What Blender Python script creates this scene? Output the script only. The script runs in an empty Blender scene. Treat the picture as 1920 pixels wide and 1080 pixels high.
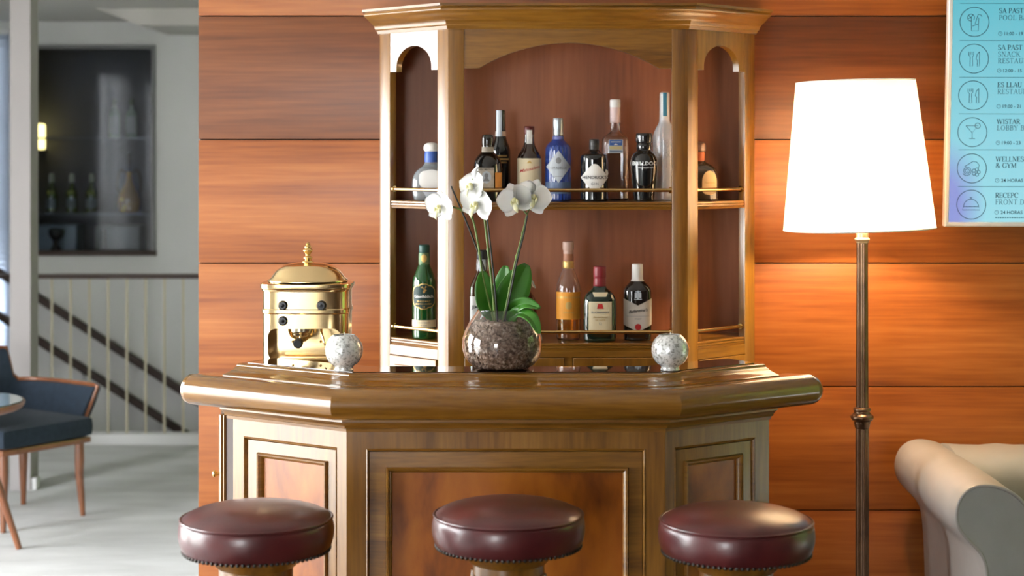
import bpy, bmesh, math, random
from mathutils import Vector, Matrix
random.seed(7)
S = bpy.context.scene
COL = S.collection
PI = math.pi
F = 3200.0           # focal length in pixels of the 1920 wide frame
CAMZ = 1.65          # eye height
HY = 290.0           # horizon row

# ---------------------------------------------------------------- camera
cam = bpy.data.cameras.new('camera')
cam.sensor_width = 36.0
cam.lens = F / 1920.0 * 36.0
cam.shift_y = -(540.0 - HY) / 1920.0
cam.clip_start = 0.05
cam.dof.use_dof = True
cam.dof.focus_distance = 4.75
cam.dof.aperture_fstop = 3.0
camo = bpy.data.objects.new('camera', cam)
COL.objects.link(camo)
camo.location = (0, 0, CAMZ)
camo.rotation_euler = (PI / 2, 0, 0)
S.camera = camo

# ---------------------------------------------------------------- world, exposure
W = bpy.data.worlds.new('overcast_sky')
S.world = W
W.use_nodes = True
bgn = W.node_tree.nodes['Background']
bgn.inputs[0].default_value = (0.95, 0.98, 1.0, 1)
bgn.inputs[1].default_value = 11.0
S.view_settings.view_transform = 'Standard'
S.view_settings.look = 'None'
S.view_settings.gamma = 1.0
S.view_settings.use_curve_mapping = False
S.view_settings.exposure = 1.15
LAMP_W, SCREEN_E, LANTERN_E = 25.0, .43, 2.4      # lamp bulb, wall screen and lantern brightness

# window openings: (x, y0, y1, z0, z1) on side walls, used for walls and for sampling portals
LX, RX, BY = -3.7, 3.6, -3.0
LEFT_WINS = [(2.8, 4.5), (5.0, 6.5)]
RIGHT_WINS = [(3.7, 5.5)]
BACK_WINS = [(-3.3, -1.8)]
WZ0, WZ1 = 0.02, 2.45
HALL_WIN = (-3.66, -3.19)
HALLY = 10.9

HALL_RIGHT = (6.4, 9.5)
def portal(loc, rot, sx, sy):
    l = bpy.data.lights.new('window_daylight', 'AREA')
    l.shape = 'RECTANGLE'; l.size = sx; l.size_y = sy
    l.cycles.is_portal = True
    o = bpy.data.objects.new('window_daylight', l); COL.objects.link(o)
    o.location = loc; o.rotation_euler = rot
zc, zh = (WZ0 + WZ1) / 2, WZ1 - WZ0
for a, b in LEFT_WINS: portal((LX - .02, (a + b) / 2, zc), (PI / 2, 0, -PI / 2), b - a, zh)
for a, b in RIGHT_WINS: portal((RX + .02, (a + b) / 2, zc), (PI / 2, 0, PI / 2), b - a, zh)
for a, b in BACK_WINS: portal(((a + b) / 2, BY - .02, zc), (PI / 2, 0, PI), b - a, zh)
portal((RX + .02, sum(HALL_RIGHT) / 2, 1.4), (PI / 2, 0, PI / 2), 3.1, 2.3)
portal(((HALL_WIN[0] + HALL_WIN[1]) / 2, HALLY + .14, 1.4), (-PI / 2, 0, 0), HALL_WIN[1] - HALL_WIN[0], 2.1)

# ---------------------------------------------------------------- helpers
def P(x, y, d):
    """pixel of the photograph at depth d"""
    return Vector(((x - 960) * d / F, d, CAMZ - (y - HY) * d / F))

def finish(name, bm, mat, parent=None, smooth=35, world=True, label=None, rec=True):
    if rec: bmesh.ops.recalc_face_normals(bm, faces=bm.faces)
    me = bpy.data.meshes.new(name)
    if parent is not None and world:
        bmesh.ops.translate(bm, vec=-parent_loc(parent), verts=bm.verts)
    bm.to_mesh(me); bm.free()
    if smooth:
        me.shade_smooth()
        me.set_sharp_from_angle(angle=math.radians(smooth))
    if mat: me.materials.append(mat)
    o = bpy.data.objects.new(name, me); COL.objects.link(o)
    if parent is not None: o.parent = parent
    if label: o['label'] = label
    return o

def parent_loc(p):
    v = Vector(p.location)
    while p.parent is not None:
        p = p.parent; v = v + Vector(p.location)
    return v

def tag(o, label, cat, group=None, kind=None):
    o['label'] = label
    if cat: o['category'] = cat
    if group: o['group'] = group
    if kind: o['kind'] = kind
    return o

def thing(name, label, cat, loc=(0, 0, 0), group=None):
    o = bpy.data.objects.new(name, None); COL.objects.link(o)
    o.empty_display_size = .05
    o.location = loc
    return tag(o, label, cat, group)

def struct(o):
    o['kind'] = 'structure'; return o

def NB(): return bmesh.new()

def box(bm, x0, x1, y0, y1, z0, z1, M=None, bev=0):
    vs = [bm.verts.new((x, y, z)) for x in (x0, x1) for y in (y0, y1) for z in (z0, z1)]
    fs = [(0, 1, 3, 2), (4, 6, 7, 5), (0, 4, 5, 1), (2, 3, 7, 6), (0, 2, 6, 4), (1, 5, 7, 3)]
    faces = [bm.faces.new([vs[i] for i in f]) for f in fs]
    if bev:
        es = set(e for f in faces for e in f.edges)
        r = bmesh.ops.bevel(bm, geom=list(es), offset=bev, segments=2, affect='EDGES', profile=.6)
        vs = list(set(v for f in r['faces'] for v in f.verts) | set(v for v in vs if v.is_valid))
    if M is not None:
        bmesh.ops.transform(bm, matrix=M, verts=[v for v in vs if v.is_valid])
    return vs

def prism(bm, pts, w0, w1, M=None):
    """polygon pts (u,v) extruded along w"""
    lo = [bm.verts.new((u, v, w0)) for u, v in pts]
    hi = [bm.verts.new((u, v, w1)) for u, v in pts]
    n = len(pts)
    bm.faces.new(lo[::-1]); bm.faces.new(hi)
    for i in range(n):
        bm.faces.new((lo[i], lo[(i + 1) % n], hi[(i + 1) % n], hi[i]))
    if M is not None: bmesh.ops.transform(bm, matrix=M, verts=lo + hi)
    return lo + hi

def face_matrix(o, u, w=None):
    """u along the face (left to right seen from outside), v = z, w outward"""
    u = Vector(u).normalized(); v = Vector((0, 0, 1)); w = u.cross(v)
    return Matrix(((u.x, v.x, w.x, o[0]), (u.y, v.y, w.y, o[1]), (u.z, v.z, w.z, o[2]), (0, 0, 0, 1)))

def offset_path(path, off, closed):
    n = len(path); out = []
    for i in range(n):
        p = Vector(path[i])
        a = Vector(path[i - 1]) if (i > 0 or closed) else None
        b = Vector(path[(i + 1) % n]) if (i < n - 1 or closed) else None
        d1 = (p - a).normalized() if a is not None else None
        d2 = (b - p).normalized() if b is not None else None
        if d1 is None: d1 = d2
        if d2 is None: d2 = d1
        n1 = Vector((d1.y, -d1.x)); n2 = Vector((d2.y, -d2.x))
        m = (n1 + n2).normalized()
        out.append(p + m * (off / max(.2, m.dot(n1))))
    return out

def sweep(bm, path, prof, closed=False, M=None, caps=True):
    """profile (offset to the right of the path, w) swept with mitred corners"""
    rows = [offset_path(path, o, closed) for o, w in prof]
    n = len(path); k = len(prof)
    V = [[bm.verts.new((rows[j][i].x, rows[j][i].y, prof[j][1])) for j in range(k)] for i in range(n)]
    for i in range(n if closed else n - 1):
        a, b = V[i], V[(i + 1) % n]
        for j in range(k):
            bm.faces.new((a[j], a[(j + 1) % k], b[(j + 1) % k], b[j]))
    if not closed and caps:
        bm.faces.new(V[0]); bm.faces.new(V[-1][::-1])
    vs = [v for r in V for v in r]
    if M is not None: bmesh.ops.transform(bm, matrix=M, verts=vs)
    return vs

def rect_path(u0, u1, v0, v1): return [(u0, v0), (u1, v0), (u1, v1), (u0, v1)]

def lathe(bm, prof, seg=32, n=2.0, ky=1.0, M=None, cap0=True, cap1=True, flute=None):
    """prof list of (r,z); n superellipse exponent, ky depth factor"""
    rings = []
    for r, z in prof:
        ring = []
        for i in range(seg):
            a = 2 * PI * i / seg
            c, s = math.cos(a), math.sin(a)
            q = (abs(c) ** n + abs(s) ** n) ** (-1.0 / n)
            rr = r * q
            if flute: rr *= flute(a, z)
            ring.append(bm.verts.new((rr * c, rr * s * ky, z)))
        rings.append(ring)
    for a, b in zip(rings, rings[1:]):
        for i in range(seg):
            bm.faces.new((a[i], a[(i + 1) % seg], b[(i + 1) % seg], b[i]))
    if cap0: bm.faces.new(rings[0][::-1])
    if cap1: bm.faces.new(rings[-1])
    vs = [v for r in rings for v in r]
    if M is not None: bmesh.ops.transform(bm, matrix=M, verts=vs)
    return vs

def smooth_prof(pts, it=2):
    """corner cutting; a doubled point stays sharp"""
    for _ in range(it):
        out = [pts[0]]
        for i in range(1, len(pts)):
            a, b = pts[i - 1], pts[i]
            if a == b:
                out.append(b); continue
            keep_a = i == 1 or pts[i - 2] == a
            keep_b = i == len(pts) - 1 or pts[i + 1] == b
            if not keep_a: out.append((a[0] * .75 + b[0] * .25, a[1] * .75 + b[1] * .25))
            if not keep_b: out.append((a[0] * .25 + b[0] * .75, a[1] * .25 + b[1] * .75))
            else: out.append(b)
        pts = out
    res = [pts[0]]
    for p in pts[1:]:
        if abs(p[0] - res[-1][0]) + abs(p[1] - res[-1][1]) > 1e-7: res.append(p)
    return res

def spline(pts, sub=6):
    """Catmull-Rom through points"""
    pts = [Vector(p) for p in pts]
    if len(pts) < 3: return pts
    ext = [2 * pts[0] - pts[1]] + pts + [2 * pts[-1] - pts[-2]]
    out = []
    for i in range(1, len(ext) - 2):
        p0, p1, p2, p3 = ext[i - 1:i + 3]
        for k in range(sub):
            t = k / sub
            out.append(.5 * ((2 * p1) + (p2 - p0) * t + (2 * p0 - 5 * p1 + 4 * p2 - p3) * t * t + (3 * p1 - p0 - 3 * p2 + p3) * t ** 3))
    out.append(pts[-1])
    return out

def tube(bm, pts, r, seg=10, caps=True, squash=None):
    """tube along 3D points; r number or list"""
    pts = [Vector(p) for p in pts]; n = len(pts)
    rr = r if isinstance(r, (list, tuple)) else [r] * n
    up = Vector((0, 0, 1)); rings = []; prev = None
    for i in range(n):
        t = (pts[min(i + 1, n - 1)] - pts[max(i - 1, 0)]).normalized()
        if prev is None:
            ref = up if abs(t.dot(up)) < .9 else Vector((0, 1, 0))
            a = t.cross(ref).normalized()
        else:
            a = (prev - t * prev.dot(t)).normalized()
        prev = a
        b = t.cross(a)
        sq = squash or (1, 1)
        rings.append([bm.verts.new(pts[i] + (a * math.cos(q) * sq[0] + b * math.sin(q) * sq[1]) * rr[i])
                      for q in [2 * PI * k / seg for k in range(seg)]])
    for a, b in zip(rings, rings[1:]):
        for i in range(seg): bm.faces.new((a[i], a[(i + 1) % seg], b[(i + 1) % seg], b[i]))
    if caps: bm.faces.new(rings[0][::-1]); bm.faces.new(rings[-1])
    return [v for q in rings for v in q]

def ball(bm, c, r, sx=1, sy=1, sz=1, seg=20, rings=12):
    r_ = bmesh.ops.create_uvsphere(bm, u_segments=seg, v_segments=rings, radius=r)
    for v in r_['verts']:
        v.co = Vector((v.co.x * sx + c[0], v.co.y * sy + c[1], v.co.z * sz + c[2]))
    return r_['verts']

def copy_tree(o, parent=None):
    c = o.copy(); COL.objects.link(c)
    if parent is not None: c.parent = parent
    for ch in list(o.children): copy_tree(ch, c)
    return c

def cut(o, cutter_bm):
    """boolean the cutter out of mesh object o and keep the result"""
    me = bpy.data.meshes.new('tmp'); cutter_bm.to_mesh(me); cutter_bm.free()
    c = bpy.data.objects.new('tmp', me); COL.objects.link(c)
    if o.parent: c.parent = o.parent
    m = o.modifiers.new('b', 'BOOLEAN'); m.operation = 'DIFFERENCE'; m.object = c; m.solver = 'EXACT'
    bpy.context.view_layer.update()
    dg = bpy.context.evaluated_depsgraph_get()
    nm = bpy.data.meshes.new_from_object(o.evaluated_get(dg))
    o.modifiers.clear(); o.data = nm
    bpy.data.objects.remove(c)

# ---------------------------------------------------------------- materials
def newmat(name):
    m = bpy.data.materials.new(name); m.use_nodes = True
    nt = m.node_tree; return m, nt, nt.nodes['Principled BSDF']

def plain(name, col, rough=.5, metal=0, coat=0, trans=0, ior=1.45, spec=.5, emit=None, estr=0, sheen=0, alpha=1, crough=.08):
    m, nt, b = newmat(name)
    b.inputs['Base Color'].default_value = (*col, 1)
    b.inputs['Roughness'].default_value = rough
    b.inputs['Metallic'].default_value = metal
    b.inputs['Coat Weight'].default_value = coat
    b.inputs['Coat Roughness'].default_value = crough
    b.inputs['Transmission Weight'].default_value = trans
    b.inputs['IOR'].default_value = ior
    b.inputs['Specular IOR Level'].default_value = spec
    b.inputs['Sheen Weight'].default_value = sheen
    if emit:
        b.inputs['Emission Color'].default_value = (*emit, 1); b.inputs['Emission Strength'].default_value = estr
    return m

def mixed(name, cols, scale=(1, 1, 1), nscale=4, detail=4, rough=.5, pos=None, metal=0, coat=0, bump=0, bscale=None, distort=0, sheen=0, spec=.5, rvar=0, crough=.1, rand=False, fine=None):
    """noise driven colour on object coordinates"""
    m, nt, b = newmat(name); N, L = nt.nodes, nt.links
    tc = N.new('ShaderNodeTexCoord'); mp = N.new('ShaderNodeMapping'); mp.inputs['Scale'].default_value = scale
    src = tc.outputs['Object']
    if rand:
        oi = N.new('ShaderNodeObjectInfo'); ad = N.new('ShaderNodeVectorMath'); ad.operation = 'ADD'
        cx = N.new('ShaderNodeCombineXYZ'); mu = N.new('ShaderNodeMath'); mu.operation = 'MULTIPLY'; mu.inputs[1].default_value = 37.0
        L.new(oi.outputs['Random'], mu.inputs[0])
        for i in range(3): L.new(mu.outputs[0], cx.inputs[i])
        L.new(src, ad.inputs[0]); L.new(cx.outputs[0], ad.inputs[1]); src = ad.outputs[0]
    L.new(src, mp.inputs['Vector'])
    nz = N.new('ShaderNodeTexNoise'); nz.inputs['Scale'].default_value = nscale; nz.inputs['Detail'].default_value = detail
    nz.inputs['Distortion'].default_value = distort
    L.new(mp.outputs[0], nz.inputs['Vector'])
    fac = nz.outputs['Fac']
    if fine:
        n2 = N.new('ShaderNodeTexNoise'); n2.inputs['Scale'].default_value = nscale * fine[0]; n2.inputs['Detail'].default_value = 3
        L.new(mp.outputs[0], n2.inputs['Vector'])
        mx = N.new('ShaderNodeMix'); mx.data_type = 'FLOAT'; mx.inputs[0].default_value = fine[1]
        L.new(fac, mx.inputs[2]); L.new(n2.outputs['Fac'], mx.inputs[3]); fac = mx.outputs[0]
    cr = N.new('ShaderNodeValToRGB'); e = cr.color_ramp.elements
    pos = pos or [.3 + .4 * i / (len(cols) - 1) for i in range(len(cols))]
    e[0].position = pos[0]; e[0].color = (*cols[0], 1); e[1].position = pos[-1]; e[1].color = (*cols[-1], 1)
    for p, c in zip(pos[1:-1], cols[1:-1]):
        q = e.new(p); q.color = (*c, 1)
    L.new(fac, cr.inputs[0]); L.new(cr.outputs[0], b.inputs['Base Color'])
    b.inputs['Roughness'].default_value = rough; b.inputs['Metallic'].default_value = metal
    b.inputs['Coat Weight'].default_value = coat; b.inputs['Coat Roughness'].default_value = crough
    b.inputs['Sheen Weight'].default_value = sheen; b.inputs['Specular IOR Level'].default_value = spec
    if rvar:
        mr = N.new('ShaderNodeMapRange'); mr.inputs[3].default_value = rough - rvar; mr.inputs[4].default_value = rough + rvar
        L.new(fac, mr.inputs[0]); L.new(mr.outputs[0], b.inputs['Roughness'])
    if bump:
        bp = N.new('ShaderNodeBump'); bp.inputs['Strength'].default_value = bump; bp.inputs['Distance'].default_value = .004
        bsrc = fac
        if bscale:
            n3 = N.new('ShaderNodeTexNoise'); n3.inputs['Scale'].default_value = bscale; n3.inputs['Detail'].default_value = 4
            L.new(tc.outputs['Object'], n3.inputs['Vector']); bsrc = n3.outputs['Fac']
        L.new(bsrc, bp.inputs['Height']); L.new(bp.outputs[0], b.inputs['Normal'])
    return m

def wood(name, cols, grain, rough=.3, coat=.75, nscale=2.2, rand=False, crough=.22):
    return mixed(name, cols, scale=grain, nscale=nscale, detail=6, rough=rough, coat=coat, distort=.7, rvar=.05,
                 fine=(7, .35), bump=.03, rand=rand, crough=crough)

GX, GZ, GH = (.5, 7, 9), (7, 7, .5), (.8, .8, 10)
honey = [(.10, .034, .003), (.215, .090, .009), (.31, .142, .018)]
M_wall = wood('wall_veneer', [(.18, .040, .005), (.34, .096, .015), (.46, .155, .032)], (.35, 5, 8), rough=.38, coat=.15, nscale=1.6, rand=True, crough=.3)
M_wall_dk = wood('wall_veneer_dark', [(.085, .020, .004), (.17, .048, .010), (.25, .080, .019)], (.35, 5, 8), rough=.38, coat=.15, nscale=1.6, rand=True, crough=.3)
M_groove = plain('panel_groove', (.05, .018, .006), .7)
M_hz = wood('walnut_horizontal', honey, GH)
M_vt = wood('walnut_vertical', honey, GZ)
M_back = wood('walnut_back_panel', [(.19, .058, .022), (.26, .083, .032), (.32, .110, .045)], (5, 5, .35), rough=.45, coat=.1)
M_flame = mixed('walnut_figured_panel', [(.11, .022, .002), (.31, .085, .006), (.40, .13, .011)], scale=(2, 2, .8), nscale=2.4, rough=.3, coat=.2, distort=1.6, fine=(6, .3), crough=.2)
M_top = mixed('polished_counter', [(.035, .014, .007), (.06, .024, .01)], scale=GH, nscale=3, rough=.05, coat=1, crough=.03)
M_nose = wood('counter_rail_wood', [(.11, .039, .004), (.205, .086, .009), (.28, .128, .017)], GH, rough=.22, coat=.7, crough=.12)
M_brass = plain('polished_brass', (.85, .58, .24), .16, metal=1)
M_brassd = plain('aged_brass', (.62, .40, .17), .25, metal=1)
M_machine = plain('machine_brass', (.96, .72, .38), .17, metal=1)
M_black = plain('black_plastic', (.012, .012, .014), .25)
M_iron = plain('dark_studs', (.06, .055, .05), .35, metal=1)
M_leather = mixed('oxblood_leather', [(.042, .006, .007), (.078, .011, .012), (.11, .017, .016)], nscale=9, detail=5, rough=.36, coat=.4, bump=.10, bscale=160, rvar=.08, crough=.2)
M_plaster = mixed('white_plaster', [(.64, .635, .63), (.70, .695, .69)], nscale=1.2, rough=.8)
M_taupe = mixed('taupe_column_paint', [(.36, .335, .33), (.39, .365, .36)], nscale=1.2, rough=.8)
M_ceil = plain('ceiling_paint', (.55, .53, .50), .9)
M_lounge = mixed('dark_lounge_wall', [(.07, .04, .025), (.12, .07, .04)], scale=(3, 3, .4), nscale=3, rough=.6)
M_carpet = mixed('pale_grey_carpet', [(.38, .38, .375), (.47, .47, .465), (.53, .53, .525)], nscale=2.2, detail=9, rough=.95, bump=.5, bscale=220, sheen=.2, scale=(1, 3, 1))
M_darkwood = wood('dark_handrail_wood', [(.022, .010, .007), (.045, .02, .012)], GX, rough=.6, coat=0)
M_glass = plain('clear_glass', (1, 1, 1), .0, trans=1, ior=1.45)

# ================================================================ THE SETTING
WY = 5.75                                    # face of the veneered wall
WX0 = (372 - 960) * WY / F                   # its left end
bm = NB(); box(bm, LX - .2, -1.25, BY - .2, 5.9, -.2, 0); box(bm, LX - .2, RX + .2, 5.9, 9.75, -.2, 0)
floor = struct(finish('floor', bm, M_carpet, smooth=0)); floor['label'] = 'pale grey carpeted floor'
bm = NB(); box(bm, -1.25, RX + .2, BY - .2, 5.9, -.2, 0)
struct(finish('floor_bar_unseen', bm, wood('dark_unseen_floor', [(.035, .016, .008), (.075, .034, .016)], GX, rough=.4, coat=.1), smooth=0))  # unseen dark floor, added to cut bounce light on the lower wall
bm = NB(); box(bm, LX - .2, RX + .2, 9.75, HALLY + .6, -2.4, -2.2)
struct(finish('floor_stairwell', bm, M_carpet, smooth=0))
bm = NB(); box(bm, LX - .2, RX + .2, BY - .2, HALLY + .6, 2.75, 2.9)
struct(finish('ceiling', bm, M_ceil, smooth=0))
bm = NB(); box(bm, LX, WX0 + .3, 8.6, HALLY, 2.5, 2.75)
struct(finish('ceiling_hall', bm, M_ceil, smooth=0))
bm = NB(); prism(bm, [(-2.42, 2.5), (-1.6, 2.5), (-1.6, 2.40), (-2.16, 2.40)], -10.7, -9.9, Matrix(((1, 0, 0, 0), (0, 0, -1, 0), (0, 1, 0, 0), (0, 0, 0, 1))))
struct(finish('trim_1', bm, M_ceil, smooth=0))

# the veneered wall with its long horizontal boards
bm = NB(); box(bm, WX0 + .004, RX, WY + .02, WY + .26, 0, 2.75)
wall_back = struct(finish('wall_back', bm, M_groove, smooth=0)); wall_back['label'] = 'wall clad in wide glossy orange-brown veneer boards'
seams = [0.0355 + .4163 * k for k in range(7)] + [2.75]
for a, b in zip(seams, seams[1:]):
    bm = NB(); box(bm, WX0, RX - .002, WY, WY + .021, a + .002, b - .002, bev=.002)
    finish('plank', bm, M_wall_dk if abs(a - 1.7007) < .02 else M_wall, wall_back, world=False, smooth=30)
bm = NB(); box(bm, WX0, WX0 + .006, WY + .0215, WY + .262, .0, 2.75); finish('end_board', bm, M_vt, wall_back, world=False, smooth=0)
bm = NB(); box(bm, WX0 - .001, RX - .003, WY - .006, WY + .0205, 0, .034); bb = struct(finish('baseboard_back', bm, M_darkwood, smooth=0))

# wall pieces with openings
def wall_with_openings(name, horiz, c0, c1, lo, hi, wins, mat, z0=WZ0, z1=WZ1, top=2.75, bot=0):
    """horiz 'x' or 'y' running direction; c0..c1 thickness range"""
    bm = NB()
    def bx(a, b, za, zb):
        if b - a < 1e-4 or zb - za < 1e-4: return
        if horiz == 'y': box(bm, c0, c1, a, b, za, zb)
        else: box(bm, a, b, c0, c1, za, zb)
    p = lo
    for a, b in wins:
        bx(p, a, bot, top); bx(a, b, bot, z0); bx(a, b, z1, top); p = b
    bx(p, hi, bot, top)
    return struct(finish(name, bm, mat, smooth=0))
wall_left = wall_with_openings('wall_left', 'y', LX - .2, LX, BY, HALLY, LEFT_WINS, M_plaster)
wall_right = wall_with_openings('wall_right', 'y', RX, RX + .2, BY, WY + .26, RIGHT_WINS, M_lounge)
wall_front = wall_with_openings('wall_front', 'x', BY - .2, BY, LX, RX, BACK_WINS, M_lounge)
wall_with_openings('wall_hall_right', 'y', RX, RX + .2, WY + .26, HALLY + .12, [HALL_RIGHT], M_plaster, .25, 2.55, bot=-2.4)
bm = NB(); box(bm, LX - .2, LX, 9.75, HALLY + .12, -2.4, 0); struct(finish('wall_stairwell_left', bm, M_plaster, smooth=0))
bm = NB(); box(bm, LX, RX, 9.6, 9.75, -2.4, -.2); struct(finish('wall_stairwell_front', bm, M_plaster, smooth=0))
M_frame = plain('white_window_frame', (.75, .75, .74), .4)
def win_frame(name, horiz, c, a, b, z0=WZ0, z1=WZ1):
    bm = NB(); t = .03
    def bx(p, q, za, zb):
        if horiz == 'y': box(bm, c - t, c + t, p, q, za, zb)
        else: box(bm, p, q, c - t, c + t, za, zb)
    bx(a, a + .06, z0, z1); bx(b - .06, b, z0, z1); bx(a + .06, b - .06, z0, z0 + .06); bx(a + .06, b - .06, z1 - .06, z1)
    m = (a + b) / 2; bx(m - .03, m + .03, z0 + .06, z1 - .06)
    return struct(finish(name, bm, M_frame, smooth=0))
k = 2
for a, b in LEFT_WINS: win_frame('window_%d' % k, 'y', LX - .1, a, b); k += 1
for a, b in RIGHT_WINS: win_frame('window_%d' % k, 'y', RX + .1, a, b); k += 1
for a, b in BACK_WINS: win_frame('window_%d' % k, 'x', BY - .1, a, b); k += 1
M_bounce_ground = mixed('pale_bounce_ground', [(.50, .49, .46), (.60, .59, .56)], nscale=3, rough=.9)  # unseen ground, made pale to bounce sky light into the bar's reflections
M_hedge = mixed('hedge_leaves', [(.02, .05, .006), (.08, .16, .02), (.20, .30, .05)], nscale=9, detail=6, rough=.8)
bm = NB(); rh = random.Random(5); bmesh.ops.create_grid(bm, x_segments=60, y_segments=44, size=1)
for v in bm.verts: v.co = Vector((6.2 + rh.uniform(-.22, .22) - .5 * max(0, v.co.y) ** 3 * 0, 5.0 + v.co.x * 7, 3.1 + v.co.y * 3.3))
struct(finish('hedge_sky_screen', bm, M_hedge, smooth=0))  # unseen foliage behind the green reflections, raised to block sky light
bm = NB(); box(bm, -60, LX - .2, -60, 60, -.4, -.15); box(bm, RX + .2, 60, -60, 60, -.4, -.15); box(bm, LX - .2, RX + .2, -60, BY - .2, -.4, -.15); box(bm, LX - .2, RX + .2, HALLY + 1.2, 60, -.4, -.15)
struct(finish('ground_outside', bm, M_bounce_ground, smooth=0))

# far hall wall with the interior window and the outside window
HO = (P(52, 85, HALLY), P(292, 478, HALLY))                     # interior window opening corners
ox0, ox1, oz0, oz1 = HO[0].x, HO[1].x, HO[1].z, HO[0].z
bm = NB()
T0, T1 = HALLY, HALLY + .12
wx0, wx1 = HALL_WIN
box(bm, LX, wx0, T0, T1, -2.4, 2.75); box(bm, wx0, wx1, T0, T1, -2.4, .35); box(bm, wx0, wx1, T0, T1, 2.45, 2.75)
box(bm, wx1, ox0, T0, T1, -2.4, 2.75); box(bm, ox0, ox1, T0, T1, -2.4, oz0); box(bm, ox0, ox1, T0, T1, oz1, 2.75)
box(bm, ox1, RX, T0, T1, -2.4, 2.75)
wall_hall = struct(finish('wall_hall', bm, M_plaster, smooth=0)); wall_hall['label'] = 'plain white hall wall beyond the staircase'
wf = win_frame('window_1', 'x', HALLY + .08, wx0, wx1, .35, 2.45)
wf['label'] = 'daylit hall window with horizontal blinds'
m, nt, b = newmat('blind_slat'); N, L = nt.nodes, nt.links
tr = N.new('ShaderNodeBsdfTranslucent'); tr.inputs[0].default_value = (.55, .60, .68, 1); df = N.new('ShaderNodeBsdfDiffuse'); df.inputs[0].default_value = (.6, .63, .68, 1)
mx = N.new('ShaderNodeMixShader'); mx.inputs[0].default_value = .35
L.new(tr.outputs[0], mx.inputs[1]); L.new(df.outputs[0], mx.inputs[2]); L.new(mx.outputs[0], N['Material Output'].inputs[0]); M_slat = m
slat_me = None
for i in range(54):
    z = .385 + i * .038
    bm = NB(); box(bm, wx0 + .03, wx1 - .03, -.021, .021, -.0008, .0008, Matrix.Rotation(1.15, 4, 'X'))
    if slat_me is None:
        o = finish('blind_slat', bm, M_slat, wf, world=False, smooth=0); slat_me = o.data
    else:
        bm.free(); o = bpy.data.objects.new('blind_slat', slat_me); COL.objects.link(o); o.parent = wf
    o.location = (0, HALLY + .03, z)
# display room behind the interior window
ND = .55
M_dark = plain('display_room_paint', (.10, .10, .115), .8)
y0, y1 = T1, T1 + ND
for nm, bx_ in (('wall_display_left', (ox0 - .25, ox0 - .2, y0, y1, oz0 - .01, oz1 + .05)), ('wall_display_right', (ox1 + .05, ox1 + .1, y0, y1, oz0 - .01, oz1 + .05)), ('wall_display_back', (ox0 - .25, ox1 + .1, y1, y1 + .05, oz0 - .1, oz1 + .1)),
                ('floor_display', (ox0 - .25, ox1 + .1, y0, y1, oz0 - .1, oz0 - .01)), ('ceiling_display', (ox0 - .25, ox1 + .1, y0, y1, oz1 + .05, oz1 + .1))):
    bm = NB(); box(bm, *bx_); struct(finish(nm, bm, M_dark, smooth=0))
bm = NB(); sweep(bm, rect_path(ox0 + .012, ox1 - .012, oz0 + .012, oz1 - .012), [(-.012, -.01), (.012, -.01), (.012, .02), (-.012, .02)], True, face_matrix((0, HALLY, 0), (1, 0, 0)))
wn = struct(finish('window_0', bm, plain('grey_window_bead', (.16, .16, .165), .5), smooth=0)); wn['label'] = 'interior window onto a dim bottle display'
m, nt, b = newmat('tinted_pane'); N, L = nt.nodes, nt.links
tr = N.new('ShaderNodeBsdfTransparent'); tr.inputs[0].default_value = (.80, .83, .86, 1); gl = N.new('ShaderNodeBsdfGlossy'); gl.inputs['Roughness'].default_value = .06
mx = N.new('ShaderNodeMixShader'); mx.inputs[0].default_value = .008
L.new(tr.outputs[0], mx.inputs[1]); L.new(gl.outputs[0], mx.inputs[2]); L.new(mx.outputs[0], N['Material Output'].inputs[0]); M_pane = m
bm = NB(); box(bm, ox0 + .02, ox1 - .02, HALLY + .03, HALLY + .036, oz0 + .02, oz1 - .02); finish('pane', bm, M_pane, wn, world=False, smooth=0)
bm = NB(); box(bm, ox0 - .005, ox1 + .005, HALLY - .03, HALLY + .03, oz0 - .004, oz0 + .028, bev=.003); finish('sill', bm, M_darkwood, wn, world=False)

# column in the hall, kerb of the stairwell
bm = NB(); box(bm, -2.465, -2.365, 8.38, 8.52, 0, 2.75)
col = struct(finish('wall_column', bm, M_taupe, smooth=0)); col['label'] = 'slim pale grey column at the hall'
bm = NB(); box(bm, -2.372, -2.338, 8.39, 8.46, 0.0, .06, bev=.004); struct(finish('trim_2', bm, M_plaster))
bm = NB(); box(bm, LX, WX0 + 1.2, 9.70, 9.80, 0, .06, bev=.004)
struct(finish('trim_3', bm, M_plaster)) 

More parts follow.
